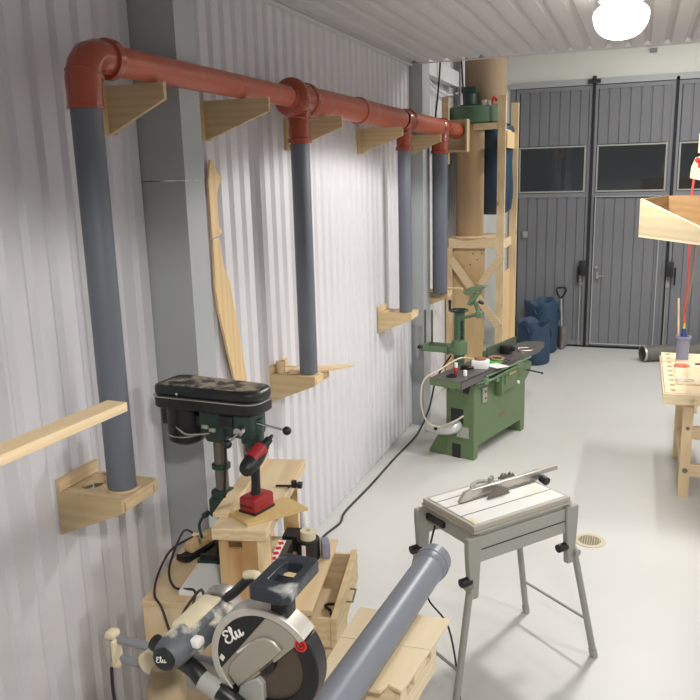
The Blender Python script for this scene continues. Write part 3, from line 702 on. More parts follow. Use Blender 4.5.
# top handle: D shaped horizontal loop, dusty slate
m = MB(); zt = 1.592-.9555
hx0, hx1, hy0, hy1 = -.002, .102, -.085, .098
outer = [(hx0, hy0+.01), (hx0+.01, hy0), (hx1-.015, hy0-.002), (hx1, hy0+.015), (hx1, hy1-.015), (hx1-.012, hy1), (hx0+.012, hy1), (hx0, hy1-.015)]
def lerp2(p, cx, cy, k, q): return (cx+(p[0]-cx)*k, cy+(p[1]-cy)*q)
cx, cy = (hx0+hx1)/2+.004, .018
inner = [lerp2(p, cx, cy, .5, .5) for p in outer]
k = len(outer); za, zb = zt-.030, zt
vo = [[m.bm.verts.new((p[0], p[1], z)) for p in outer] for z in (za, zb)]; vi = [[m.bm.verts.new((p[0], p[1], z)) for p in inner] for z in (za, zb)]
for i in range(k):
    j = (i+1) % k
    for z in (0, 1): m.bm.faces.new((vo[z][i], vo[z][j], vi[z][j], vi[z][i]))
    m.bm.faces.new((vo[0][i], vo[0][j], vo[1][j], vo[1][i])); m.bm.faces.new((vi[0][i], vi[0][j], vi[1][j], vi[1][i]))
hd = m.build('main_handle', 'slate', ms, smooth=50, bevel=.011)
MB().box((.045, .0, BCZ+.165), (.045, .05, .09), bev=.006).build('handle_post', 'black', ms)
MB().box((.035, .018, zt-.03), (.06, .022, .018), bev=.004).build('trigger', 'black', hd)
# motor, at the wall side of the blade, axis away from the viewer
mx, mz = -.208, .438
m = MB().lathe([(0, -.135), (.03, -.135), (.038, -.12), (.042, -.09), (.042, .11), (.0, .11)], (mx, .0, mz), (0, 1, .0), 28); m.build('motor_body', 'dustmotor', ms)
m = MB().box((mx-.006, .02, mz+.018), (.062, .16, .05), bev=.014); m.build('motor_shroud', 'cream', ms)
m = MB().box((mx+.035, .02, mz-.002), (.035, .17, .045), bev=.008); m.build('motor_side_band', 'dustmotor', ms)
MB().box((mx+.045, -.065, mz+.012), (.03, .03, .022), bev=.006).build('brush_cap', 'white', ms)
cap = MB().lathe([(0, -.006), (.022, -.006), (.03, 0), (.03, .012), (0, .012)], (mx, -.14, mz), (0, 1, 0), 28).build('motor_cap', 'blackplain', ms)
script('cap_lettering', .0125, .0011, (mx-.016, mz-.006), 10, cap, -.1465)
MB().lathe([(0, 0), (.05, 0), (.052, .03), (.04, .06), (0, .06)], (mx, .10, mz), (0, 1, 0)).build('gear_housing', 'silver', ms)
MB().box((mx+.10, .09, mz-.03), (.17, .07, .08), bev=.015).build('head_arm', 'guard', ms)
m = MB().sweep([(mx-.0, .10, mz+.01), (mx+.05, .11, mz+.05), (mx+.10, .11, mz+.10), (mx+.135, .10, mz+.105), (mx+.155, .09, mz+.06)], .013, 12); m.build('carry_handle', 'blackplain', ms)
MB().sweep([(mx+.09, .108, mz+.108), (mx+.125, .10, mz+.118), (mx+.155, .09, mz+.095)], .012, 12).build('carry_handle_dust', 'cream', ms)
# pivot and slide rails to the wall side
for z, nm in ((1.182, 0), (1.118, 1)):
    MB().tube((-.62, .155, z-.9555), (-.10, .155, z-.9555), .0125).build('slide_rail', 'railgrey', ms)
m = MB(); m.mat('greymetal').box((-.625, .155, 1.150-.9555), (.03, .045, .10), bev=.012); m.build('rail_end', None, ms)
m = MB(); m.mat('cream').box((-.612, .15, 1.20-.9555), (.035, .04, .024), bev=.01).box((-.598, .145, 1.15-.9555), (.014, .04, .08), bev=.006).sph((-.60, .145, 1.11-.9555), .017); m.build('sawdust_crust', None, ms)
m = MB().lathe([(0, -.05), (.035, -.05), (.032, -.03), (.032, .04), (0, .04)], (-.415, .11, 1.205-.9555), (0, 1, 0)); m.build('rail_housing', 'cream', ms)
MB().box((-.28, .15, 1.14-.9555), (.16, .06, .09), bev=.015).build('pivot_casting', 'silver', ms)
MB().box((-.2, .14, .13), (.1, .12, .18), bev=.02).build('rear_post', 'silver', ms)
m = MB().sweep([(-.345, .04, .27), (-.34, .03, .21), (-.335, .02, .12), (-.33, .02, .05)], .05, 18, 4, rad_fn=lambda t: .035+.022*math.sin(min(1, t*1.2)*PI*.8)); m.build('dust_bag', 'khaki', ms, smooth=60)
m = MB().sweep([(-.34, .0, .37), (-.27, -.02, .36), (-.20, -.04, .355), (-.16, -.05, .33)], .022, 14).sweep([(-.16, -.05, .33), (-.10, -.055, .315), (-.05, -.05, .28)], .02, 14); m.build('dust_elbow', 'blackplain', ms)
MB().tube((-.165, -.05, .335), (-.115, -.055, .315), .0245).build('elbow_clamp', 'greymetal', ms)
m = MB().sweep([(0, 0, 0), (.0, .0, -.12), (.02, .02, -.25), (.01, .04, -.42)], .005, 8)
o = m.build('hanging_cable', 'rubber'); o.location = (-1.418, 1.68, 1.08); tag(o, 'dark cable hanging down from the end of the saw rails', 'cable')

# plywood extension with the loose grey pipe
ext = thing('saw_extension', 'pale plywood box extension with hand holes under the loose grey pipe', 'extension table', (-.71, 1.93, 0), rad(4))
TZ = 1.0
MB().prism([(-.20, .035), (-.145, .0), (-.08, -.005), (-.075, .03), (.07, .03), (.125, .0), (.165, .235), (-.165, .235)] if False else
     [(-.15, .0), (.055, .0), (.07, .035), (.118, .012), (.162, .235), (-.14, .235)], .012, (0, 0, TZ-.012), (1, 0, 0), (0, 1, 0)).build('top_board', 'plypale', ext, smooth=0, bevel=.001)
MB().prism([(-.14, .238), (.1625, .238), (.20, .43), (-.125, .43)], .012, (0, 0, TZ-.012), (1, 0, 0), (0, 1, 0)).build('top_board', 'plypale', ext, smooth=0, bevel=.001)
def holed(x, y0, y1, z0, z1):
    m = MB(); hy0, hy1 = y0+(y1-y0)*.3, y0+(y1-y0)*.66; h0, h1 = z1-.06, z1-.025
    for a, b in (((y0, z0), (y1, h0)), ((y0, h1), (y1, z1)), ((y0, h0), (hy0, h1)), ((hy1, h0), (y1, h1))): m.bb((x, a[0], a[1]), (x+.014, b[0], b[1]))
    return m
for (ya, yb, xa_) in ((.035, .205, .095), (.208, .34, .126)):
    pn = holed(0, 0, yb-ya, .86, TZ-.012).build('side_panel', 'plypale', ext, smooth=0); pn.location = (xa_, ya, 0); pn.rotation_euler = (0, 0, rad(-11))
holed(-.125, .03, .38, .83, TZ-.012).build('side_panel', 'plypale', ext, smooth=0)
for yy in (.04, .19, .205, .325): MB().bb((-.111, yy, .83), (.094, yy+.013, TZ-.012)).build('cross_panel', 'plypale', ext, smooth=0)
MB().bb((-.125, .02, .80), (.10, .10, .83)).build('support_rail', 'pineX', ext, smooth=0)
for sx in (-.12, .05): MB().bb((sx, .03, 0), (sx+.045, .075, .80)).build('leg', 'pineZ', ext, smooth=0)
# loose grey pipe lying on the extension
p0 = Vector((-.738, 1.66, 1.062)); p1 = Vector((-.668, 2.66, 1.062)); dn = (p1-p0).normalized()
m = MB().pipe(p0, p1-dn*.06, .0575, .053, 40)
m.lathe([(.0575, -.02), (.064, .0), (.064, .02), (.067, .023), (.067, .045), (.064, .048), (.064, .075), (.061, .077), (.058, .06), (.053, -.02)], p1-dn*.075, dn, 40)
tag(m.build('loose_pipe', 'greypvc2', smooth=40), 'loose grey plastic pipe with socket end lying on the plywood extension', 'pipe')

# ------------------------------------------------------------------ small table saw on splayed legs
ta = thing('table_saw', 'small grey portable table saw on four splayed tube legs', 'table saw', (-.598, 3.636, 0), rad(51))
TT = .922; hx, hy = .308, .198
m = MB().mat('tabletop').bb((-hx+.02, -hy+.02, TT-.02), (hx-.02, hy-.02, TT)); m.build('table_top', None, ta, smooth=0, bevel=.002)
m = MB()
for a, b in (((-hx, -hy), (hx, -hy+.018)), ((-hx, hy-.018), (hx, hy)), ((-hx, -hy+.018), (-hx+.018, hy-.018)), ((hx-.018, -hy+.018), (hx, hy-.018))): m.bb((a[0], a[1], TT-.028), (b[0], b[1], TT-.004)).bb((a[0]-.006*(1 if a[0] < 0 else 0), a[1]-(.006 if a[1] < 0 else 0), TT-.04), (b[0]+(.006 if b[0] > 0 else 0), b[1]+(.006 if b[1] > 0 else 0), TT-.028))
m.build('table_rim', 'dustrim', ta, smooth=0, bevel=.002)
m = MB()
for y in (-.085, .03, .11): m.bb((-hx+.02, y, TT-.001), (hx-.02, y+.005, TT+.0006))
m.build('mitre_grooves', 'black', ta, smooth=0)
MB().bb((-hx+.012, -hy+.012, TT-.125), (hx-.012, hy-.012, TT-.04)).build('body_upper', 'greymetal', ta, smooth=0, bevel=.004)
MB().bb((-hx-.0, -hy-.002, TT-.19), (hx+.0, -hy+.012, TT-.06)).build('side_panel', 'greymetal', ta, smooth=0, bevel=.003)
MB().bb((-hx-.0, hy-.012, TT-.19), (hx+.0, hy+.002, TT-.06)).build('side_panel', 'greymetal', ta, smooth=0, bevel=.003)
MB().bb((-hx+.015, -hy-.004, TT-.128), (hx-.015, -hy-.001, TT-.123)).build('side_seam', 'black', ta, smooth=0)
MB().bb((-hx-.004, .03, TT-.10), (-hx+.012, hy-.03, TT-.072)).build('dark_slot', 'black', ta, smooth=0)
KZ = .60
for sx in (-1, 1):
    for sy in (-1, 1):
        x0 = sx*(hx+.005); y0 = sy*(hy-.0)
        br = MB(); br.prism([(-.042, 0), (.040, 0), (.040, -.06), (.024, -.31), (-.024, -.31), (-.042, -.06)], .035, (x0+sx*.0, y0+.0175, TT-.05), (1, 0, 0), (0, 0, 1))
        bo = br.build('leg_bracket', 'greyleg', ta, smooth=0, bevel=.008)
        kn = Vector((sx*(hx+.03), sy*(hy+.01), KZ+.02)); ft = Vector((sx*.466, sy*.253, .0))
        dd = (ft-kn).normalized()
        lg = MB().tube(kn+dd*-.02, ft-dd*.035, .0175).build('leg', 'greyleg', ta)
        MB().tube(ft-dd*.05, ft+Vector((0, 0, .003)), .021).build('foot_cap', 'greymetal', lg)
        MB().tube(kn+Vector((-.0, -.028, 0)), kn+Vector((0, .028, 0)), .018).build('hinge_bolt', 'greyleg', bo)
        MB().tube((sx*hx-.075, sy*hy, TT-.265), (sx*hx-.02, sy*hy, TT-.265), .021).build('knob', 'black', bo)
for sx in (-1, 1):
    f = .62; xk = sx*((hx+.02)*(1-f)+.466*f); yk = (hy+.01)*(1-f)+.253*f; zk = KZ*(1-f)
    MB().tube((xk, -yk, zk), (xk, yk, zk), .008).build('cross_bar', 'greyleg', ta)
# rip fence, blade, mitre gauge
fn = MB().box((.10, .048, TT+.028), (.47, .022, .050), rot=(0, 0, rad(0)), bev=.003).build('rip_fence', 'silver', ta)
MB().box((.385, .055, TT+.040), (.15, .03, .026), bev=.003).build('fence_arm', 'dustrim', fn)
MB().prism([(-.205, 0), (-.13, 0), (-.13, .05), (-.17, .046)], -.02, (0, .034, TT+.003), (1, 0, 0), (0, 0, 1)).build('fence_end', 'silver', fn)
MB().tube((.335, .03, TT+.012), (.335, -.01, TT+.005), .022).build('fence_knob', 'black', fn)
m = MB(); pts = []; nt_ = 36; br = .078
for i in range(nt_):
    a = 2*PI*i/nt_; pts += [(br*math.cos(a), br*math.sin(a)), ((br+.009)*math.cos(a+.1), (br+.009)*math.sin(a+.1)), (br*math.cos(a+.11), br*math.sin(a+.11))]
m.prism(pts, .003, (.01, -.0, TT-.030), (1, 0, 0), (0, 0, 1)); m.build('saw_blade', 'steel', ta, smooth=0)
m = MB(); m.lathe([(.06, 0), (.085, 0), (.085, .008), (.06, .008), (.06, 0)], (.04, .12, TT+.002)).lathe([(0, 0), (.03, 0), (.03, .012), (.012, .02), (.012, .04), (0, .04)], (.07, .13, TT+.002)).box((.05, .125, TT+.012), (.17, .018, .012)); m.tube((.10, .15, TT+.004), (.10, .15, TT+.04), .01)
m.build('mitre_gauge', 'greymetal', ta)
m = MB().sph((.17, .14, TT+.022), .02, (1, .7, 1)).sph((.22, .14, TT+.02), .017).box((.19, .14, TT+.012), (.1, .02, .02)); m.build('gauge_clamp', 'steel', ta)
m = MB().sweep([(-.27, -.10, TT-.10), (-.27, -.10, TT-.22), (-.27, -.13, TT-.31), (-.27, -.17, TT-.30), (-.28, -.185, TT-.25)], .005, 8); m.build('wire_loop', 'cord', ta)
m = MB().sweep([(-.29, .12, TT-.12), (-.33, .13, TT-.3), (-.34, .12, TT-.5), (-.3, .0, .3), (-.33, -.12, .05), (-.40, -.2, .006), (-.6, -.3, .006)], .005, 8, 6)
m.build('power_cable', 'rubber', ta)
# floor drain
dr = thing('floor_drain', 'round beige drain grate in the floor beside the table saw', 'drain', (-.209, 5.19, 0))
MB().lathe([(.075, 0), (.105, 0), (.105, .004), (.075, .006), (.075, 0)], n=36).build('rim', 'grate', dr)
m = MB()
for k in range(-4, 5):
    l = math.sqrt(max(0, .076**2-(k*.016)**2)); m.box((k*.016, 0, .003), (.006, 2*l, .003)); m.box((0, k*.016, .003), (2*l, .004, .003))
m.build('grate', 'grate', dr, smooth=0)
MB().lathe([(0, .0005), (.076, .0005)], n=30).build('well', 'rubber', dr)

# ------------------------------------------------------------------ green planer
pl = thing('planer', 'long green cast iron surface planer standing beside the far wall', 'planer', (-1.318, 6.498, 0), rad(-16.7))
m = MB()
# body as side profile (y,z) with arched feet, thickness .235
prof = [(0, 0), (.075, 0), (.085, .12), (.96, .12), (.975, 0), (1.06, 0), (1.06, .50), (1.18, .58), (1.21, .66), (1.10, .70), (0, .70)]
m.prism(prof, .28, (0, 0, 0), (0, 1, 0), (0, 0, 1)); 
body = m.build('body', 'green', pl, smooth=0, bevel=.006)
body.location = (-.235, 0, 0)
# flared left foot
MB().prism([(-.235, 0), (-.235, .30), (-.26, .28), (-.41, .03), (-.41, 0)], .04, (0, .04, 0), (1, 0, 0), (0, 0, 1)).build('flared_foot', 'green', pl, smooth=0, bevel=.003)
MB().prism([(-.235, 0), (-.235, .30), (-.26, .28), (-.41, .03), (-.41, 0)], .04, (0, .95, 0), (1, 0, 0), (0, 0, 1)).build('flared_foot', 'green', pl, smooth=0, bevel=.003)
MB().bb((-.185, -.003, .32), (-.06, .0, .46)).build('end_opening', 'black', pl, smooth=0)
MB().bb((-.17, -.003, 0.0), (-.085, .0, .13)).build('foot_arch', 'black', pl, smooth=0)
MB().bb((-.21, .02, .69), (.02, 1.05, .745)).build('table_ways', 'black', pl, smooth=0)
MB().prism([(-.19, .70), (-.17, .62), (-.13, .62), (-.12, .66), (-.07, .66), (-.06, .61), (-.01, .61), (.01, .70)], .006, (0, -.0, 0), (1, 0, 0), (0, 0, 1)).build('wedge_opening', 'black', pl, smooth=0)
MB().box((-.12, -.05, .665), (.05, .08, .05), bev=.005).build('lift_block', 'green2', pl)
# tables
MB().bb((-.214, -.32, .738), (.085, .60, .795)).build('infeed_table', 'green', pl, smooth=0, bevel=.004)
MB().bb((-.216, -.318, .795), (.10, .60, .803)).bb((.085, -.318, .738), (.10, .60, .803)).build('infeed_surface', 'iron', pl, smooth=0, bevel=.002)
MB().prism([(-.205, .63), (.098, .63), (.098, 1.25), (.04, 1.52), (-.02, 1.54), (-.14, 1.45), (-.205, 1.25)], .05, (0, 0, .75), (1, 0, 0), (0, 1, 0)).build('outfeed_table', 'iron', pl, smooth=0, bevel=.003)
MB().tube((-.19, .615, .775), (.10, .615, .775), .022).build('cutter_block', 'steel', pl)
MB().bb((-.16, .62, .806), (-.145, 1.25, .89)).build('fence', 'fencegreen', pl, smooth=0, bevel=.002)
MB().bb((-.20, .62, .80), (-.16, .72, .85)).build('fence_clamp', 'green', pl, smooth=0)
# front machinery
MB().bb((.0, .14, .50), (.016, .22, .64), bev=.003).build('switch_plate', 'greymetal', pl)
m = MB()
for z in (.60, .54): m.tube((.016, .18, z), (.026, .18, z), .011)
m.build('switch_buttons', 'brown', pl)
m = MB().sweep([(.03, -.02, .72), (.07, .2, .715), (.07, .5, .725), (.08, .85, .73)], .011, 8).tube((.06, .10, .76), (.10, .95, .77), .008).box((.06, .75, .74), (.06, .12, .05), bev=.008).box((.05, .10, .72), (.05, .06, .06), bev=.006).tube((.06, .5, .74), (.06, .5, .60), .008).tube((.03, .02, .69), (.06, .62, .70), .009).box((.04, .32, .69), (.07, .05, .05), bev=.006)
m.build('adjust_linkage', 'green2', pl)
m = MB().box((.035, .42, .60), (.07, .03, .19), bev=.004).box((.02, .62, .60), (.04, .30, .16), bev=.012).box((.045, .62, .70), (.03, .34, .03), bev=.004); m.build('side_housing', 'green', pl)
MB().bb((.043, .60, .66), (.046, .75, .70)).build('yellow_plate', 'yellow', pl, smooth=0)
MB().tube((.04, .80, .55), (.055, .80, .55), .016).build('badge', 'white', pl)
m = MB().tube((.0, 1.1, .60), (.13, 1.16, .57), .008).sph((.13, 1.16, .57), .012); m.build('lever', 'black', pl)
MB().bb((.0, .52, .27), (.002, .62, .31)).build('faded_lettering', 'fadedred', pl, smooth=0)
# aluminium elbow duct
m = MB().sweep([(-.40, -.05, .26), (-.30, -.06, .26), (-.2, -.06, .265), (-.13, -.04, .29), (-.12, .01, .31)], .048, 20, 4); m.build('chip_duct', 'duct', pl)
MB().sweep([(-.405, -.05, .26), (-.39, -.05, .26)], .052, 20, 1).build('duct_rim', 'silver', pl)
MB().tube((-.28, -.10, .275), (-.28, -.115, .275), .016).build('duct_screw', 'black', pl)
MB().bb((-.12, -.012, .20), (.0, -.004, .30)).build('cover_plate', 'greymetal', pl, smooth=0)
m = MB().sweep([(-.10, .36, .82), (-.14, .10, .90), (-.20, -.20, .84), (-.26, -.33, .78), (-.29, -.34, .60), (-.27, -.30, .42), (-.20, -.22, .34), (-.10, -.08, .37), (-.06, .0, .40)], .008, 8, 6); m.build('beige_conduit', 'beigecable', pl)
for c_ in pl.children:
    if c_.name.split('.')[0] in ('switch_plate', 'switch_buttons', 'adjust_linkage', 'side_housing', 'yellow_plate', 'badge', 'lever', 'faded_lettering'): c_.location.x += .045
PLX = Matrix.Translation(pl.location) @ Matrix.Rotation(rad(-16.7), 4, 'Z')
def onpl(o, x, y, z=.8035, rz=0): o.location = PLX @ Vector((x, y, z)); o.rotation_euler = (0, 0, rad(-16.7)+rz); return o
t = onpl(thing('glue_bottle', 'small red bottle with white cap on the near end of the green planer', 'bottle'), -.09, -.08)
MB().lathe([(0, 0), (.019, 0), (.019, .045), (.012, .055), (0, .055)]).build('bottle_body', 'red', t)
MB().lathe([(0, .055), (.015, .055), (.014, .095), (0, .095)]).build('bottle_cap', 'white', t)
o = onpl(MB().lathe([(0, 0), (.017, 0), (.017, .045), (.0, .045)]).build('white_cup', 'white'), .01, -.10); tag(o, 'small white plastic cup on the planer, right of the red bottle', 'cup')
o = onpl(MB().lathe([(.03, 0), (.045, .0), (.045, .012), (.03, .014), (.03, 0)]).build('black_ring', 'black'), -.07, -.19); tag(o, 'flat black ring lying on the near end of the planer table', 'ring')
o = onpl(MB().box((0, 0, .035), (.14, .13, .07), bev=.002).build('white_box', 'paper'), -.01, .22, rz=.3); tag(o, 'white cardboard box in the middle of the planer table', 'box')
o = onpl(MB().lathe([(0, 0), (.055, 0), (.055, .014), (0, .014)]).build('sanding_disc', 'brown'), -.02, .235, .8745); tag(o, 'brown round disc lying on the white box on the planer', 'disc')
o = onpl(MB().prism([(0, 0), (.14, .02), (.12, .15), (-.02, .13)], .002, (0, 0, 0), (1, 0, 0), (0, 1, 0)).build('green_leaflet', 'greenpaper', smooth=0), -.06, .38); tag(o, 'green leaflet on the planer behind the white box', 'paper')
o = onpl(MB().prism([(0, 0), (.16, .03), (.15, .17), (-.01, .14)], .002, (0, 0, 0), (1, 0, 0), (0, 1, 0)).build('white_leaflet', 'paper', smooth=0), -.02, .31, .8036, rz=-.5); tag(o, 'sheet of white paper beside the white box on the planer', 'paper')
o = onpl(MB().box((0, 0, .02), (.07, .05, .04), bev=.008).tube((.03, 0, .02), (.07, .03, .02), .012).build('black_tool', 'black'), -.09, .08); tag(o, 'small black tool beside the white box on the planer', 'tool')
m = MB().sweep([(-.08, 0, .01), (-.02, .06, .012), (.05, .05, .01), (.07, -.03, .012), (.0, -.05, .012), (-.06, .02, .016), (.02, .07, .015)], .011, 8, 5)
o = onpl(m.build('strap_coil', 'cardboard'), -.03, .56, .8035); tag(o, 'coiled brown strap on the middle of the planer', 'strap')
m = MB().box((0, 0, .04), (.10, .09, .08), bev=.01).tube((.05, 0, .05), (.09, 0, .05), .02)
o = onpl(m.build('black_device', 'black'), -.07, .86, .8005); tag(o, 'black boxy device on the far table of the planer', 'tool')
m = MB().sweep([(-.05, .0, .006), (.03, .08, .008), (.10, .0, .006), (.02, -.09, .008), (-.04, -.02, .012)], .006, 8, 5)
o = onpl(m.build('silver_cable_coil', 'silver'), .0, 1.08, .8005); tag(o, 'thin silvery cable coil on the far end of the planer', 'cable')

# green mortising attachment behind the planer
mo = thing('mortising_stand', 'pale green column machine with hand wheel standing behind the planer', 'machine', (-1.545, 7.12, 0), rad(-8))
MB().lathe([(0, 0), (.14, 0), (.14, .03), (.07, .06), (0, .06)]).build('foot', 'green2', mo)
m = MB().tube((0, 0, .05), (0, 0, 1.22), .05)
m.build('column', 'drumgreen', mo)
m = MB()
for k in range(14): m.box((.035, -.03, .98+.013*k), (.03, .03, .004))
m.build('rack_teeth', 'black', mo, smooth=0)
m = MB().lathe([(.045, 0), (.075, .005), (.075, .13), (.045, .14)], (0, 0, .82)).box((-.07, -.02, .88), (.10, .06, .08), bev=.015); m.build('slide_collar', 'green2', mo)
m = MB().tube((-.035, .0, .9), (-.035, 0, 1.2), .012); m.build('guide_rod', 'steel', mo)
hw = MB().lathe([(.07, 0), (.085, -.003), (.095, .006), (.085, .016), (.07, .012), (.07, 0)], (-.01, 0, 1.235), n=32)
for a in (0, 120, 240): hw.tube((-.01, 0, 1.24), (-.01+.08*math.cos(rad(a)), .08*math.sin(rad(a)), 1.242), .009)
hwo = hw.tube((-.01, 0, 1.22), (-.01, 0, 1.25), .025).build('hand_wheel', 'dkgreen', mo)
MB().tube((-.09, -.02, 1.24), (-.09, -.02, 1.32), .012).sph((-.09, -.02, 1.325), .018).build('crank_grip', 'black', hwo)
# tray
m = MB(); ty0, ty1, tx0, tx1, tz = -.13, .06, -.34, -.06, .85
for a, b in (((tx0, ty0), (tx1, ty0+.02)), ((tx0, ty1-.02), (tx1, ty1)), ((tx0, ty0), (tx0+.02, ty1)), ((tx1-.02, ty0), (tx1, ty1))): m.bb((a[0], a[1], tz), (b[0], b[1], tz+.055))
m.bb((tx0, ty0, tz), (tx1, ty1, tz+.008)); m.box((-.06, -.05, .86), (.1, .05, .05), rot=(0, rad(-25), 0)); tr = m.build('tray', 'green2', mo, smooth=0, bevel=.003)
MB().tube((tx0-.02, -.10, tz+.03), (tx0+.30, -.0, tz+.045), .006).build('tray_rod', 'steel', mo)
MB().sph((tx0-.03, -.10, tz+.03), .02).build('tray_knob', 'black', mo)
m = MB()
for x in (-.345, -.275): m.bb((x-.009, -.02, tz+.05), (x+.009, -.005, tz+.38))
m.build('upright_rods', 'steel', mo, smooth=0)
m = MB().tube((0, 0, 1.16), (.18, -.02, 1.22), .016).box((.20, -.02, 1.22), (.06, .07, .07), bev=.015).box((.14, -.02, 1.36), (.05, .05, .13), rot=(0, rad(30), 0), bev=.01).tube((.10, -.06, 1.31), (.22, -.02, 1.43), .012); m.tube((.2, -.02, 1.22), (.16, -.02, 1.34), .02); m.build('upper_arm', 'green2', mo)
MB().prism([(0, 0), (.05, .045), (.20, .075), (.22, .06), (.12, .0), (.03, -.02)], .10, (.05, .04, 1.42), (1, 0, 0), (0, 0, 1)).build('arm_plate', 'green2', mo, smooth=0, bevel=.004)
MB().tube((.21, -.07, 1.35), (.25, -.05, 1.33), .016).build('arm_knob', 'black', mo)
# cable on the floor by the wall
m = MB().sweep([(-1.99, 4.55, .008), (-1.99, 4.738, .006), (-1.96, 4.95, .006), (-1.992, 5.145, .006), (-1.972, 5.682, .006), (-1.965, 6.283, .006), (-1.95, 6.7, .006), (-1.93, 7.05, .03), (-1.85, 7.15, .25), (-1.78, 7.16, .55), (-1.63, 7.14, .80)], .009, 8, 6)
tag(m.build('floor_cable', 'cord'), 'dark cable running along the floor beside the ribbed wall to the green machine', 'cable')

# ------------------------------------------------------------------ dust extractor with its timber frame
fr = thing('timber_frame', 'tall pine frame with diagonal braces carrying the dust extractor', 'frame', (-1.72, 8.8, 0))
def post(x, y, z0, z1, w=.085, d=.045, nm='post', mt='pineZ'): return MB().bb((x-w/2, y-d/2, z0), (x+w/2, y+d/2, z1)).build(nm, mt, fr, smooth=0)
post(.27, 0, 0, 3.31); post(-.31, 0, 0, 1.67, w=.07); post(.325, .55, 0, 3.27); post(-.31, .60, 0, 1.76, w=.07)
MB().bb((-.31, -.04, 1.67), (.225, -.02+.0, 1.78)).build('cross_beam', 'pineX', fr, smooth=0)
MB().bb((-.31, -.022, 2.96), (.225, .0, 3.03)).build('cross_beam', 'pineX', fr, smooth=0)
MB().bb((.29, .0, 2.83), (.31, .57, 2.96)).build('side_beam', 'pineY', fr, smooth=0)
MB().bb((.29, .0, 1.66), (.31, .57, 1.76)).build('side_beam', 'pineY', fr, smooth=0)
MB().bb((.3125, .0, 2.76), (.33, .52, 2.94)).build('gusset_board', 'plyZ', fr, smooth=0)
MB().bb((-.30, .0, 1.76), (.24, .66, 1.785)).build('shelf', 'plyP', fr, smooth=0)
MB().lathe([(0, 0), (.20, 0), (.20, .018), (0, .018)], (-.10, .09, 1.785)).build('round_seat', 'plyP', fr)
MB().bb((-.29, .06, .25), (.085, .078, 1.67)).build('tall_panel', 'plyknot' if False else 'plyZ', fr, smooth=0)
MB().bb((-.30, .10, .0), (-.12, .118, 1.1)).build('lower_panel', 'plyZ', fr, smooth=0)
MB().bb((.285, .03, .0), (.297, .55, 1.38)).build('side_panel', 'plyZ', fr, smooth=0)
def diag(a, b, w=.085):
    a, b = Vector(a), Vector(b); d = (b-a); an = math.atan2(d.z, d.x)
    return MB().box((a+b)/2, (d.length, .022, w), rot=(0, -an, 0)).build('diagonal_brace', 'pineX', fr, smooth=0)
diag((-.29, -.035, 1.55), (.27, -.035, .78)); diag((.30, -.06, 1.60), (.06, -.06, 1.25)); 
m = MB()
for x, z in ((-.05, 1.60), (.05, 1.60), (0, 1.53), (-.08, 1.47), (.27, 1.72)): m.tube((x, .055, z), (x, .062, z), .008)
m.build('screw_holes', 'black', fr)
de = thing('dust_extractor', 'green drum dust extractor with cardboard cyclone tube in the pine frame', 'dust extractor', (-1.82, 8.92, 1.804))
MB().lathe([(0, 0), (.155, 0), (.155, 1.22), (.0, 1.22)], n=36).build('cyclone_tube', 'cardboard', de)
MB().lathe([(0, 0), (.27, 0), (.278, .01), (.278, .165), (.27, .175), (0, .175)], (.03, .06, 1.235), n=40).build('drum', 'drumgreen', de)
m = MB().tube((-.01, .0, 1.41), (-.01, 0, 1.56), .075).box((-.01, 0, 1.59), (.17, .14, .07), bev=.01).tube((.04, 0, 1.41), (.04, 0, 1.43), .16); m.build('motor', 'dkgreen', de)
m = MB().tube((.17, -.1, 1.41), (.17, -.1, 1.47), .03).tube((.23, -.12, 1.41), (.23, -.12, 1.46), .02); m.build('fan_fittings', 'silver', de)
m = MB().sweep([(.25, -.1, 1.43), (.28, -.13, 1.49), (.31, -.12, 1.45)], .014, 8); m.build('red_wire', 'brightred', de)
m = MB().lathe([(0, 0), (.20, 0), (.232, .05), (.235, .5), (.225, .85), (.12, .95), (0, .96)], (.085, .42, 1.42), n=36); m.build('filter_bag', 'bagtan', de, smooth=60)
m = MB().lathe([(0, .0), (.14, .01), (.21, .07), (.235, .25), (.225, .6), (.235, .95), (.22, 1.0), (0, 1.0)], (.19, .37, .21), n=30)
for v in m.bm.verts:
    a = math.atan2(v.co.y-.37, v.co.x-.19); k = 1+.03*math.sin(7*a+v.co.z*5)+.02*math.sin(13*a); v.co.x = .19+(v.co.x-.19)*k; v.co.y = .37+(v.co.y-.37)*k
m.build('collection_bag', 'bluebag', de, smooth=60)
MB().bb((.0, .2, 1.22), (.37, .56, 1.235)).build('bag_ring', 'black', de)
for i, (a, b, lb) in enumerate((((-1.93, 8.0, H+.3), (-2.0, 8.0, 3.0), 'left black cable hanging down from the ceiling by the far column'), ((-1.80, 8.2, H+.4), (-1.755, 8.25, 3.2), 'right black cable hanging down to the green drum'))):
    tag(MB().sweep([a, ((a[0]+b[0])/2+.01, a[1], (a[2]+b[2])/2), b], .009, 8).build('hanging_cable', 'rubber'), lb, 'cable')
tag(MB().sweep([(-2.03, 7.7, 3.44), (-2.02, 8.1, 3.36), (-2.01, 8.6, 3.33), (-2.02, 9.2, 3.40)], .012, 8).build('white_conduit', 'trim'), 'thin white conduit sagging along the wall above the duct end', 'cable')

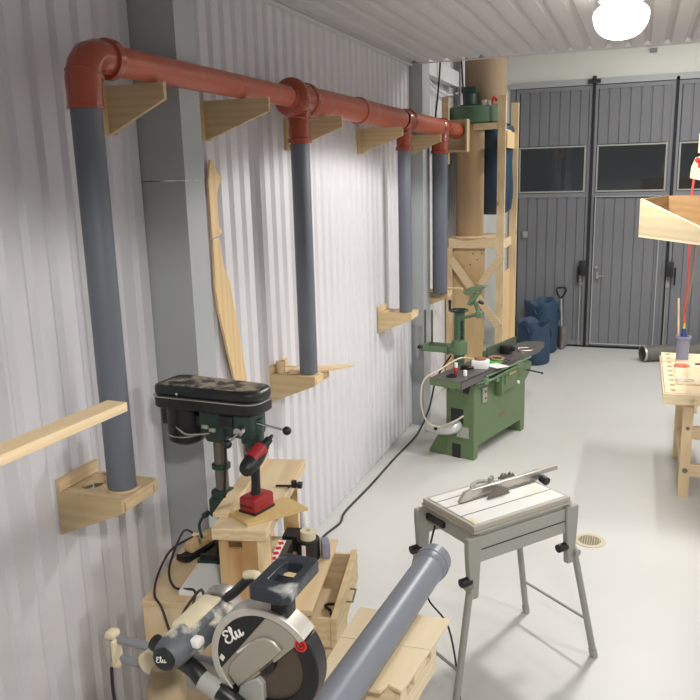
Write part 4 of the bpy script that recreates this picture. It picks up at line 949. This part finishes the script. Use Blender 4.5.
# ------------------------------------------------------------------ sacks, shovel, hose at the back
def sack(x, y, r, h, label, sd):
    rnd = random.Random(sd); t = thing('refuse_sack', label, 'sack', (x, y, 0)); m = MB()
    m.lathe([(0, 0), (r*.9, 0), (r, .03), (r*1.02, h*.45), (r*.98, h*.8), (r*1.07, h*.93), (r*1.03, h), (r*.93, h*.97), (r*.9, h*.75), (r*.85, h*.55), (0, h*.5)], n=40)
    p1, p2 = rnd.random()*6, rnd.random()*6
    for v in m.bm.verts:
        a = math.atan2(v.co.y, v.co.x); z = v.co.z
        if z > .01:
            k = 1+.035*math.sin(5*a+p1+z*6)+.02*math.sin(11*a+p2-z*9)
            v.co.x *= k; v.co.y *= k
            if z > h*.85: v.co.z += .03*math.sin(3*a+p1)+.012*math.sin(8*a)
    m.build('sack_body', 'bluesack', t, smooth=70)
    m = MB().sweep([(r*1.03, 0, h*.85), (r*1.10, .03, h*.75), (r*1.06, .05, h*.62)], .012, 8).sweep([(-r*.3, -r*1.0, h*.9), (-r*.1, -r*1.1, h*.78), (r*.2, -r*1.02, h*.9)], .010, 8); m.build('sack_strap', 'bluesack', t)
sack(-1.24, 10.34, .205, .56, 'dark blue sack nearest the planer, the shorter of two', 3)
sack(-1.235, 11.07, .232, .72, 'taller dark blue sack standing behind the shorter one', 5)
sh = thing('shovel', 'shovel with black D handle leaning on the grey door', 'shovel', (-.99, 11.26, 0))
MB().tube((0.0, 0.05, .72), (.03, -.02, .30), .014).build('shaft', 'greyleg', sh)
m = MB().sweep([(-.005, .06, .72), (-.055, .07, .80), (-.06, .075, .87), (.06, .075, .87), (.05, .07, .80), (-.005, .06, .72)], .014, 10, 2); m.build('grip', 'black', sh)
m = MB()
N_ = 9; rows = []
for i in range(9):
    t_ = i/8; z = .34-.335*t_; w = .08 if t_ < .75 else .08*(1-((t_-.75)/.3)**2)
    rows.append([(-w+2*w*j/8+.03*(1-t_)*0+.035, -.05+.03*((j-4)/4)**2*(1)-.02*t_, z) for j in range(9)])
def grid(m, rows, th=.003):
    vs = [[m.bm.verts.new(p) for p in r] for r in rows]; vb = [[m.bm.verts.new((p[0], p[1]+th, p[2])) for p in r] for r in rows]
    for i in range(len(rows)-1):
        for j in range(len(rows[0])-1):
            m.bm.faces.new((vs[i][j], vs[i][j+1], vs[i+1][j+1], vs[i+1][j])); m.bm.faces.new((vb[i][j], vb[i+1][j], vb[i+1][j+1], vb[i][j+1]))
grid(m, rows); m.tube((.028, -.015, .30), (.035, -.045, .2), .016, .01); m.build('scoop', 'steel', sh)
m = MB().mat('darkhose'); a, b = Vector((.13, 10.72, .107)), Vector((1.3, 11.3, .107)); dn = (b-a).normalized()
prof = [(.088, 0), (.105, 0)]
L = (b-a).length; k = int(L/.03)
for i in range(k): prof += [(.105, L*i/k+.006), (.1, L*i/k+.018), (.105, L*(i+1)/k)]
prof += [(.088, L), (.088, 0)]
m.lathe(prof, a, dn, 30)
m.mat('rubber').lathe([(0, .12), (.087, .12)], a, dn, 24)
m.mat('silver').lathe([(.1, -.004), (.108, -.004), (.108, .02), (.1, .02)], a, dn, 30)
tag(m.build('vent_hose', None, smooth=40), 'thick grey ventilation hose lying on the floor by the doors', 'hose')

# ------------------------------------------------------------------ joiner's bench at the right
wb = thing('joiners_bench', 'pale pine joiner\'s bench with slotted edge at the right', 'workbench', (.238, 6.1, 0))
BH = .85; W_, L_ = .76, 1.40
MB().bb((.085, 0, BH-.045), (W_, L_, BH)).build('bench_top', 'plypale', wb, smooth=0, bevel=.002)
m = MB().bb((.012, 0, BH-.075), (.05, L_, BH))
k = 9
for i in range(k+1):
    y = L_*i/k; m.bb((.05, max(0, y-.045), BH-.075), (.085, min(L_, y+.045), BH))
m.bb((.0, 0, BH-.075), (.014, L_, BH-.03))
m.build('slotted_edge', 'plypale', wb, smooth=0)
MB().bb((.0, -.03, BH-.085), (W_, .0, BH-.004)).build('front_apron', 'plypale', wb, smooth=0, bevel=.002)
m = MB().tube((.225, -.03, BH-.05), (.225, -.075, BH-.05), .016).tube((.225, -.06, BH-.13), (.225, -.06, BH-.02), .012); m.build('vice_handle', 'pineZ', wb)
for (x, y) in ((.15, .06), (.145, .95), (.62, .06), (.62, .95)):
    MB().bb((x, y, 0), (x+.075, y+.085, BH-.045)).build('leg', 'pineZ', wb, smooth=0, bevel=.003)
for z in (.17, .47): MB().bb((.225, .075, z), (.62, .11, z+.10)).build('cross_rail', 'pineX', wb, smooth=0)
for x in (.165, .64): MB().bb((x, .145, .16), (x+.035, .95, .27)).build('long_rail', 'pineY', wb, smooth=0)
MB().tube((.19, .056, .22), (.19, .062, .22), .02).build('bolt', 'steel', wb)
MB().tube((.19, .056, .56), (.19, .062, .56), .014).build('bolt', 'brown', wb)
o = MB().bb((.10, .25, 0), (.62, .78, .012)).build('bench_board', 'plypale', smooth=0, bevel=.001); o.location = (.238, 6.1, BH+.0005); tag(o, 'thin square plywood sheet on the joiner\'s bench under the metal ring', 'board')
m = MB(); n = 28
o = MB().bb((.12, .80, 0), (.55, 1.08, .010)).build('round_hole_board', 'plypale', smooth=0); o.location = (.238, 6.1, BH+.0005); tag(o, 'small plywood sheet under the coral disc on the joiner\'s bench', 'board')
o = MB().lathe([(0, 0), (.062, 0), (.062, .006), (0, .006)], n=32).build('coral_disc', 'coral'); o.location = (.40, 6.95, BH+.0112); tag(o, 'flat coral red disc lying on the bench in front of the grey pot', 'disc')
m = MB().sweep([(.06*math.cos(2*PI*i/20), .025*math.sin(2*PI*i/20)*1.6, .01) for i in range(19)], .005, 8, 2)
o = m.build('metal_ring', 'guardlight'); o.location = (.40, 6.42, BH+.0128); tag(o, 'oval metal ring lying on the plywood sheet', 'ring')
pot = thing('grey_pot', 'lavender grey plastic pot standing on the joiner\'s bench', 'pot', (.415, 7.22, BH+.0005))
MB().lathe([(0, 0), (.05, 0), (.053, .19), (.064, .195), (.064, .215), (.05, .215), (.046, .01), (0, .01)], n=32).build('pot_body', 'lavender', pot)
gb = thing('blue_gun', 'blue air nozzle with yellow tip standing in the grey pot', 'nozzle', (.415, 7.22, BH+.0125))
MB().lathe([(0, 0), (.024, 0), (.026, .22), (.018, .235), (.016, .27), (0, .27)]).build('nozzle_body', 'blue', gb)
MB().lathe([(.012, .27), (.009, .30), (.005, .34), (0, .34)]).build('nozzle_tip', 'yellow', gb)
o = MB().bb((-.008, -.006, 0), (.008, .006, .53)).build('wood_stick', 'pineZ', smooth=0); o.location = (.385, 7.245, BH+.0125); o.rotation_euler = (0, rad(-3), 0); tag(o, 'thin pine stick standing in the grey pot', 'stick')
m = MB().tube((-.05, 0, .012), (.05, .02, .012), .011).box((.06, .02, .015), (.05, .06, .03), bev=.005)
o = m.build('black_clamp', 'black'); o.location = (.56, 7.02, BH+.0005); tag(o, 'small black tool lying at the right edge of the bench', 'tool')
# red air hose hanging from a wooden hanger
hg = thing('wooden_hanger', 'wooden hanger block with red plug high up before the right window', 'hanger', (.385, 6.5, 0))
MB().prism([(-.045, 2.42), (.03, 2.40), (.045, 2.50), (.03, 2.58), (-.015, 2.57), (-.04, 2.5)], .03, (0, 0, 0), (1, 0, 0), (0, 0, 1)).build('block', 'plypale', hg, smooth=0, bevel=.003)
MB().prism([(.0, 2.6), (.03, 2.60), (.04, 2.72), (.0, 2.74)], .03, (0, .002, 0), (1, 0, 0), (0, 0, 1)).build('hook', 'plypale', hg, smooth=0)
MB().tube((.0, -.04, 2.55), (.0, -.03, 2.55), .02).box((.02, -.035, 2.52), (.03, .01, .05)).build('red_plug', 'brightred', hg)
MB().tube((.025, .0, 2.72), (.025, .0, H-.01), .004).build('cord', 'rubber', hg)
m = MB().sweep([(.37, 6.49, 2.42), (.36, 6.50, 2.2), (.378, 6.6, 1.85), (.40, 6.9, 1.5), (.405, 7.15, 1.3), (.412, 7.22, BH+.33)], .009, 8, 6)
tag(m.build('air_hose', 'redhose', smooth=60), 'thin red air hose hanging down to the grey pot', 'hose')
m = MB().sweep([(.43, 6.55, 2.55), (.44, 6.7, 2.0), (.425, 7.0, 1.45), (.41, 7.22, 1.22), (.43, 7.26, 1.07)], .006, 8, 6)
tag(m.build('hanging_string', 'cardboard'), 'thin tan string hanging beside the red air hose', 'string')

# hanging plywood tray at the right edge
ty = thing('hanging_tray', 'open plywood tray hanging at the right edge, inside coloured brown as shade', 'tray', (0, 5.42, 2.31))
A = Vector((0, 0, 0)); Bk = Vector((.17, .52, 0)); e = Vector((.5, -.87, 0)).normalized(); hh = .232; Lt = .82
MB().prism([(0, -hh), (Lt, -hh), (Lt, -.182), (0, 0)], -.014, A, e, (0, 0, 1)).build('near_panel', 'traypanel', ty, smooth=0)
MB().prism([(0, -hh), (.95, -hh), (.95, 0), (0, 0)], -.014, Bk, (1, 0, 0), (0, 0, 1)).build('far_panel', 'shadedply', ty, smooth=0)
ev = (Bk-A).normalized(); MB().prism([(0.016, -hh), ((Bk-A).length, -hh), ((Bk-A).length, 0), (0.016, 0)], .014, A, ev, (0, 0, 1)).build('end_panel', 'shadedply', ty, smooth=0)
q = [A, A+e*Lt, Vector((1.12, -.45, 0)), Bk+Vector((.95, 0, 0)), Bk]; m = MB(); nq = len(q)
vs = [m.bm.verts.new(p+Vector((0, 0, -hh))) for p in q]+[m.bm.verts.new(p+Vector((0, 0, -hh-.012))) for p in q]
m.bm.faces.new(vs[:nq]); m.bm.faces.new(vs[nq:][::-1])
for i in range(nq): j = (i+1) % nq; m.bm.faces.new((vs[i], vs[j], vs[nq+j], vs[nq+i]))
m.build('bottom', 'plypale', ty, smooth=0)
for p in (Vector((1.05, -.35, 0)), Bk+Vector((.9, -.02, 0))): MB().tube(p+Vector((0, 0, -.21)), p+Vector((0, 0, H-2.31-.01)), .006).build('hanging_cord', 'rubber', ty)

# ------------------------------------------------------------------ lights
def spot(x, y, z, power, half, blend=.12, size=.14, c=(1, .98, .95)):
    l = bpy.data.lights.new('spot', 'SPOT'); l.energy = power; l.spot_size = rad(2*half); l.spot_blend = blend; l.shadow_soft_size = size; l.color = c
    o = bpy.data.objects.new('lamp_and_fill_light', l); COL.objects.link(o); o.location = (x, y, z)
spot(-.16, 5.12, 3.22, 290, 77, size=.14)
spot(.25, .1, 3.2, 205, 78, size=.14)
spot(3.0, 2.3, 3.2, 190, 77, size=.2)  # added fill from the unseen right half, not a known lamp
spot(3.2, -2.5, 3.2, 60, 77, size=.2)  # second added fill, behind the viewer, no lamp known there
def fill_light(x, y, z, p):  # added strip-shaped fill, not known lamps
    l = bpy.data.lights.new('tube', 'AREA'); l.shape = 'RECTANGLE'; l.size = .12; l.size_y = 1.4; l.energy = p; l.color = (1, .985, .95)
    o = bpy.data.objects.new('fill_light', l); COL.objects.link(o); o.location = (x, y, z)
fill_light(2.8, 8.6, 4.3, 150); fill_light(2.8, 5.6, 3.3, 16); fill_light(.3, 9.0, 4.4, 80)  # unseen fill to brighten doors, lintel and far floor
def point(x, y, z, p, s=.15, c=(1, .98, .95)):
    l = bpy.data.lights.new('pt', 'POINT'); l.energy = p; l.shadow_soft_size = s; l.color = c
    o = bpy.data.objects.new('lamp_glow', l); COL.objects.link(o); o.location = (x, y, z)
w = bpy.data.worlds.new('night'); SC.world = w; w.use_nodes = True
w.node_tree.nodes['Background'].inputs[0].default_value = (.032, .033, .034, 1); w.node_tree.nodes['Background'].inputs[1].default_value = 1

# repeats share a group
GR = {'duct_pipe': 'orange duct pipes along the left wall', 'duct_tee': 'orange branch fittings of the duct', 'down_pipe': 'dark grey vertical pipes', 'duct_bracket': 'tapered brackets under the orange duct', 'pipe_shelf': 'plywood shelves under the vertical pipes', 'refuse_sack': 'blue sacks by the grey doors', 'door_bolt': 'bolts on the folding doors', 'hanging_cable': 'hanging black cables'}
for o_ in COL.objects:
    k_ = o_.name.split('.')[0]
    if o_.parent is None and k_ in GR and 'group' not in o_: o_['group'] = GR[k_]

# ------------------------------------------------------------------ camera
yaw, pitch, roll, f = -3.57097068e-01, 2.19925340e-01, -2.70046859e-02, 776.4
cy_, sy_ = math.cos(yaw), math.sin(yaw); cp, sp = math.cos(pitch), math.sin(pitch)
F = Vector((sy_*cp, cy_*cp, -sp)); r = Vector((cy_, -sy_, 0)); u = r.cross(F)
cr, sr = math.cos(roll), math.sin(roll)
r, u = r*cr+u*sr, -r*sr+u*cr
cam = bpy.data.cameras.new('camera'); co = bpy.data.objects.new('camera', cam); COL.objects.link(co)
mt = Matrix((r, u, -F)).transposed().to_4x4(); mt.translation = (0, 0, 2.5); co.matrix_world = mt
cam.sensor_width = 36; cam.lens = 36*f/700; cam.clip_start = .05
SC.camera = co
SC.view_settings.view_transform = 'Standard'; SC.view_settings.look = 'None'; SC.view_settings.exposure = 0; SC.view_settings.gamma = 1
SC.view_settings.use_curve_mapping = False
